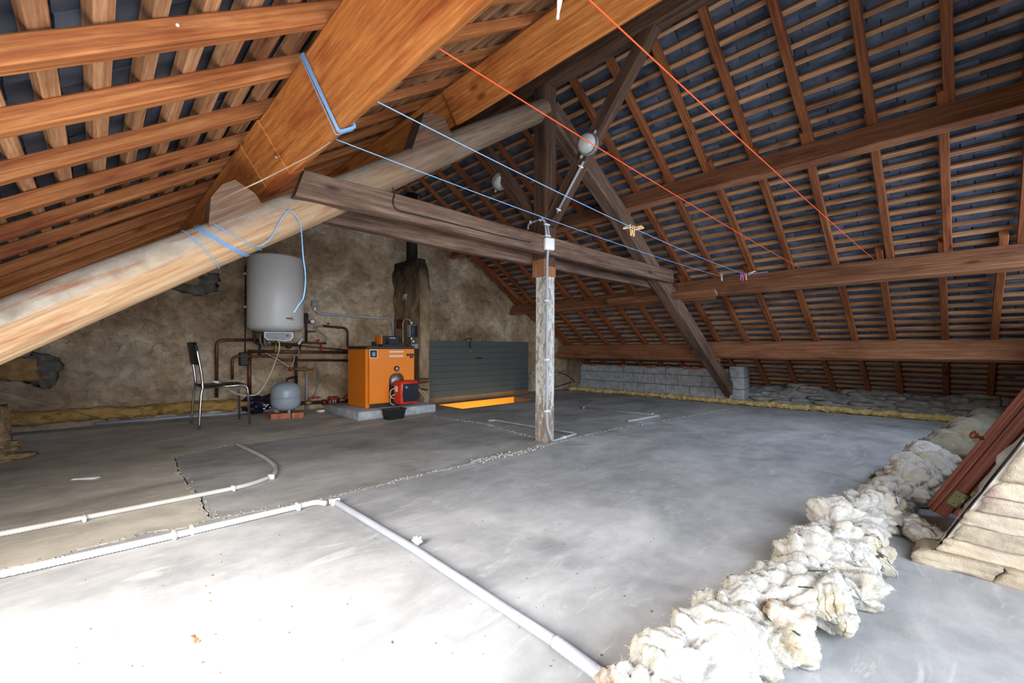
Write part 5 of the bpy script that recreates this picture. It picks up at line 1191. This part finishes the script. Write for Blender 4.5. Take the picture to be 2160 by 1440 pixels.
wool('wool_batt', 'white torn wool batt with a brown fold, second from the bottom edge', W([(1480, 1345), (1600, 1325), (1700, 1318), (1800, 1330)]), 0.098, 'ins_white', 4.1, 0.6, 0.72, 150, 90, G1, 5200)
wool('wool_batt', 'white wool batt with ragged right end flap', W([(1590, 1290), (1680, 1260), (1770, 1255), (1815, 1300)]), 0.088, 'ins_white', 11.7, 0.6, 0.72, 130, 80, G1, 4000)
wool('wool_batt', 'white wool batt tied with dark thread, middle of the row', W([(1670, 1225), (1740, 1200), (1820, 1190), (1850, 1200)]), 0.108, 'ins_white', 21.2, 0.5, 0.8, 130, 80, G1, 3600)
wool('wool_batt', 'white wool batt with yellow side, next beyond the tied one', W([(1755, 1150), (1820, 1120), (1880, 1098)]), 0.115, 'ins_white', 31.5, 0.5, 0.78, 130, 80, G1, 3200)
wool('wool_batt', 'grey white wool batt beside the hinged red frames', W([(1850, 1082), (1905, 1062), (1965, 1048)]), 0.105, 'ins_white', 41.9, 0.5, 0.8, 110, 70, G1, 2400)
wool('wool_batt', 'greyish wool roll just before the brown roll', W([(1905, 1060), (1940, 1030), (1985, 1000)]), 0.135, 'ins_white', 52.3, 0.42, 0.8, 110, 70, G1, 1000)
wool('wool_scrap', 'yellowish wool scrap fallen on the floor by the red frames', W([(1905, 1105), (1935, 1135), (1968, 1158)]), 0.055, 'ins_white', 61.0, 0.5, 0.8, 50, 34, G1, 500)
wool('mineral_wool_roll', 'brown grey wool roll reaching the far corner', W([(1945, 990), (1990, 980), (2040, 950), (2068, 920), (2088, 893)]), 0.145, 'ins_grey', 71.0, 0.32, 0.8, 90, 46, None, 900)
c_ = fl(1563, 1290); mb = MB(); mb.rock((c_.x, c_.y, 0.014), (0.05, 0.045, 0.03), 0, 3, 0.7, 4, 0.2); tag(mb.build('wool_tuft', M['ins_white']), 'tiny white wool tuft left of the wool batts', 'tuft')
c_ = fl(882, 1152); mb = MB(); mb.rock((c_.x, c_.y + .01, 0.022), (0.035, 0.03, 0.03), 0, 8, 0.7, 4, 0.2); tag(mb.build('wool_tuft', M['ins_white']), 'tiny white wool tuft beside the long grey conduit', 'tuft')
# thin yellow roll along the right wall, in lapping lengths
yl = [(1196, 822), (1290, 829), (1385, 837), (1480, 846), (1585, 855), (1700, 864), (1830, 875), (1960, 886), (2085, 893)]
for i in range(len(yl) - 1):
    (xa, ya), (xb, yb) = yl[i], yl[i + 1]; A_, B_ = fl(xa, ya + 1), fl(xb + 14, yb + 2); A_.z = B_.z = 0
    wool('wool_roll', ('yellow wool strip along the block wall, ' if i < 4 else 'yellow wool strip along the rubble wall, ') + ('farthest length', 'second length from the far corner', 'third length from the far corner', 'length at the foot of the slanting timber', 'length just past the concrete pier', 'second length past the pier', 'third length past the pier', 'nearest length')[i], [A_, A_.lerp(B_, .35) + Vector((.015, 0, 0)), A_.lerp(B_, .7) - Vector((.012, 0, 0)), B_], 0.062, 'ins_yellow', 80 + i * 3.7, 0.4, 0.7, 60, 26, 'yellow wool strips along the right wall')
A_, B_ = onG(250, 862, .12), onG(530, 850, .12); A_.z = B_.z = 0.09
wool('wool_roll', 'ochre wool wrapped pipe low on the wall behind the chair', [A_ + Vector((-1.2, .12, 0)), A_, A_.lerp(B_, .5), B_], 0.085, 'ins_ochre', 120, 0.35, 0.8, 110, 26, 'rolls of insulation laid along the floor edge')
mb = MB(); A_, B_ = onG(200, 892, .05), onG(575, 872, .05); mb.tube([Vector((A_.x, A_.y, .03)), Vector((B_.x, B_.y, .03))], 0.018, 8); tag(mb.build('conduit', M['conduit']), 'grey conduit along the foot of the wall behind the chair', 'conduit')
# dark green ties poking out of the wool
for i, (x, y, z, dx, dz, lb) in enumerate(((1620, 1305, .17, .03, .03, 'dark green tie poking from the second batt'), (1680, 1337, .14, .03, .015, 'short dark green tie low on the ragged batt'), (1700, 1240, .16, .06, .0, 'curved dark green tie on top of the middle batt'), (1725, 1205, .19, .08, -.005, 'thin dark tie across the tied batt'), (1890, 1052, .19, .012, .05, 'upright green tie before the grey white batt'))):
    def hit(xx, yy):
        ds = [h[3] for h in (q_.ray_cast(CAM, ray(xx, yy).normalized()) for q_ in WOOL) if h[0] is not None]
        return CAM + ray(xx, yy).normalized() * ((min(ds) - .004) if ds else 1.5)
    mb = MB(); mb.tube(smooth_path([hit(x - dx * 260, y - dz * 300 - 3), hit(x, y - 2), hit(x + dx * 260, y + dz * 200)], 4), 0.002, 6); tag(mb.build('wire_tie', M['green_tie']), lb, 'tie', 'dark ties in the wool')
# moss clump behind the wool
mb = MB(); mr_ = random.Random(4); c_ = fl(1866, 1012)
for i in range(260):
    a = mr_.uniform(0, 6.28); r_ = mr_.random() ** .6 * .075; b_ = c_ + Vector((math.cos(a) * r_, math.sin(a) * r_, 0.0)); h_ = mr_.uniform(.04, .09) * (1.15 - r_ / .1); t_ = b_ + Vector((mr_.gauss(0, .012), mr_.gauss(0, .012), h_)); s_ = Vector((mr_.gauss(0, 1), mr_.gauss(0, 1), 0)).normalized() * .004
    mb.add([b_ - s_, b_ + s_, t_], [(0, 1, 2)])
o = mb.build('moss', M['moss']); tag(o, 'small green moss clump behind the wool batts', 'moss', None, 'stuff')

# ------------------------------------------------------------------ old casement frames leaning on the stone wall
def frame_stile(label, foot_px, head_px, w, t, knob, grp='red brown casement frames against the stone wall', dx=0.0):
    F_ = fl(*foot_px); H_ = onX(*head_px, F_.x + dx); d = (H_ - F_).normalized(); Lf = 1.25
    n_ = Vector((0, 1, 0)); n_ = (n_ - d * n_.dot(d)).normalized(); s_ = d.cross(n_)
    th = thing('casement_frame', label, 'window frame', F_, grp)
    A_ = F_ + d * .03; B_ = F_ + d * Lf; sg_ = s_ if s_.x < 0 else -s_          # w is the face towards the room's left, t its thickness
    beam('stile', A_, B_, t, w, n_, M['mahogany'], th, 0.4, 0.0015, 0.004, 3)
    beam('moulding', A_ + sg_ * (t * .5 + .005) + n_ * w * .30, B_ + sg_ * (t * .5 + .005) + n_ * w * .30, 0.012, w * .22, n_, M['mahogany'], th, 0.4, 0.001, 0.004, 8)
    beam('rebate', A_ + n_ * (w * .5 + .008) - sg_ * .006, B_ + n_ * (w * .5 + .008) - sg_ * .006, t * .6, 0.016, n_, M['mahogany'], th, 0.4, 0.001, 0.002, 9)
    mrot = Matrix((d, n_, d.cross(n_))).transposed()
    hp = A_ + d * .11 + sg_ * (t * .5 + .004) - n_ * w * .22
    mb = MB(); mb.rbox(hp, (0.08, w * .62, 0.006), 0.002, mrot, 1); hn = mb.build('hinge', M['hinge'], th)
    for k_ in (-1, 1): mb = MB(); mb.lathe(hp + d * .022 * k_ + sg_ * .003, [(0.005, 0), (0.004, 0.002)], 8, sg_); mb.build('screw', M['chrome'], hn)
    mb = MB(); mb.tube([hp - d * .04 - n_ * w * .34, hp + d * .04 - n_ * w * .34], 0.006, 8); mb.build('hinge_pin', M['hinge'], hn)
    if knob:
        
        # nearest point of the stile to the seen knob
        best = min((abs(CX + F_PX * (A_ + d * q - CAM).dot(RGT) / (A_ + d * q - CAM).dot(FWD) - 2100), q) for q in [i * .01 for i in range(20, 115)])[1]
        kp = A_ + d * best + n_ * (w * .5 + .012); ka = (n_ + sg_ * .25).normalized()
        mb = MB(); mb.lathe(kp, [(0.010, 0), (0.008, 0.018), (0.016, 0.026), (0.021, 0.034), (0.020, 0.042), (0.010, 0.047)], 16, ka); mb.build('knob', M['mahogany'], th)
    return th
frame_stile('red brown casement frame with turned knob, leaning in front', (1970, 1090), (2160, 868), 0.068, 0.040, True)
frame_stile('red brown casement frame without knob, leaning behind against the stones', (2004, 1092), (2160, 912), 0.052, 0.034, False)

# ------------------------------------------------------------------ little things on the floor
c_ = fl(182, 1010); mb = MB(); mb.rock((c_.x, c_.y, .006), (0.14, 0.045, 0.010), -0.55, 2, .5, 3, .3); tag(mb.build('plaster_scrap', M['white_plastic']), 'flat white plaster scrap on the floor at the left', 'scrap')
c_ = fl(411, 1352); mb = MB()
lp = smooth_path([c_ + Vector((-.003, -.02, .003)), c_ + Vector((.004, -.007, .009)), c_ + Vector((-.004, .008, .006)), c_ + Vector((.004, .02, .004))], 5)
for i in range(len(lp) - 1):
    w0 = .006 * math.sin(math.pi * i / (len(lp) - 1)) + .002; w1 = .006 * math.sin(math.pi * (i + 1) / (len(lp) - 1)) + .002
    mb.add([lp[i] + RGT * w0, lp[i] - RGT * w0 + Vector((0, 0, .006)), lp[i + 1] - RGT * w1 + Vector((0, 0, .006)), lp[i + 1] + RGT * w1], [(0, 1, 2, 3)])
tag(mb.build('dry_leaf', M['leaf']), 'curled dry brown leaf on the bright floor', 'leaf')
dr = random.Random(9); db = MB()
for i in range(150):
    x, y = dr.uniform(150, 1750), 900 + 520 * dr.random() ** .8; p = fl(x, y); s_ = dr.uniform(.0015, .0045); db.rock((p.x, p.y, s_ * .3), (s_ * dr.uniform(1, 2.6), s_, s_ * .6), dr.uniform(0, 6), i, .4, 1, .3)
o = db.build('grit_specks', M['bark'], floor); o['kind'] = 'stuff'
# frayed burlap-like bundle at the left edge
c_ = fl(-8, 975); bu_ = thing('torn_bundle', 'torn brown fibrous bundle at the left edge of the picture', 'bundle', (c_.x, c_.y, 0))
mb = MB(); mb.rock((c_.x - .04, c_.y + .05, .17), (0.20, 0.2, 0.42), .3, 5, .5, 6, .4); mb.build('bundle', M['bark'], bu_)
for i, (x, y, s_) in enumerate(((20, 935, .10), (28, 962, .13), (8, 950, .12))):
    q = onY(x, y, c_.y - .03); mb = MB(); mb.rock(q, (s_ * 1.4, .06, .035), -0.4 + .5 * i, i * 3, .6, 4, .3); mb.build('torn_flap', M['bark'], bu_)
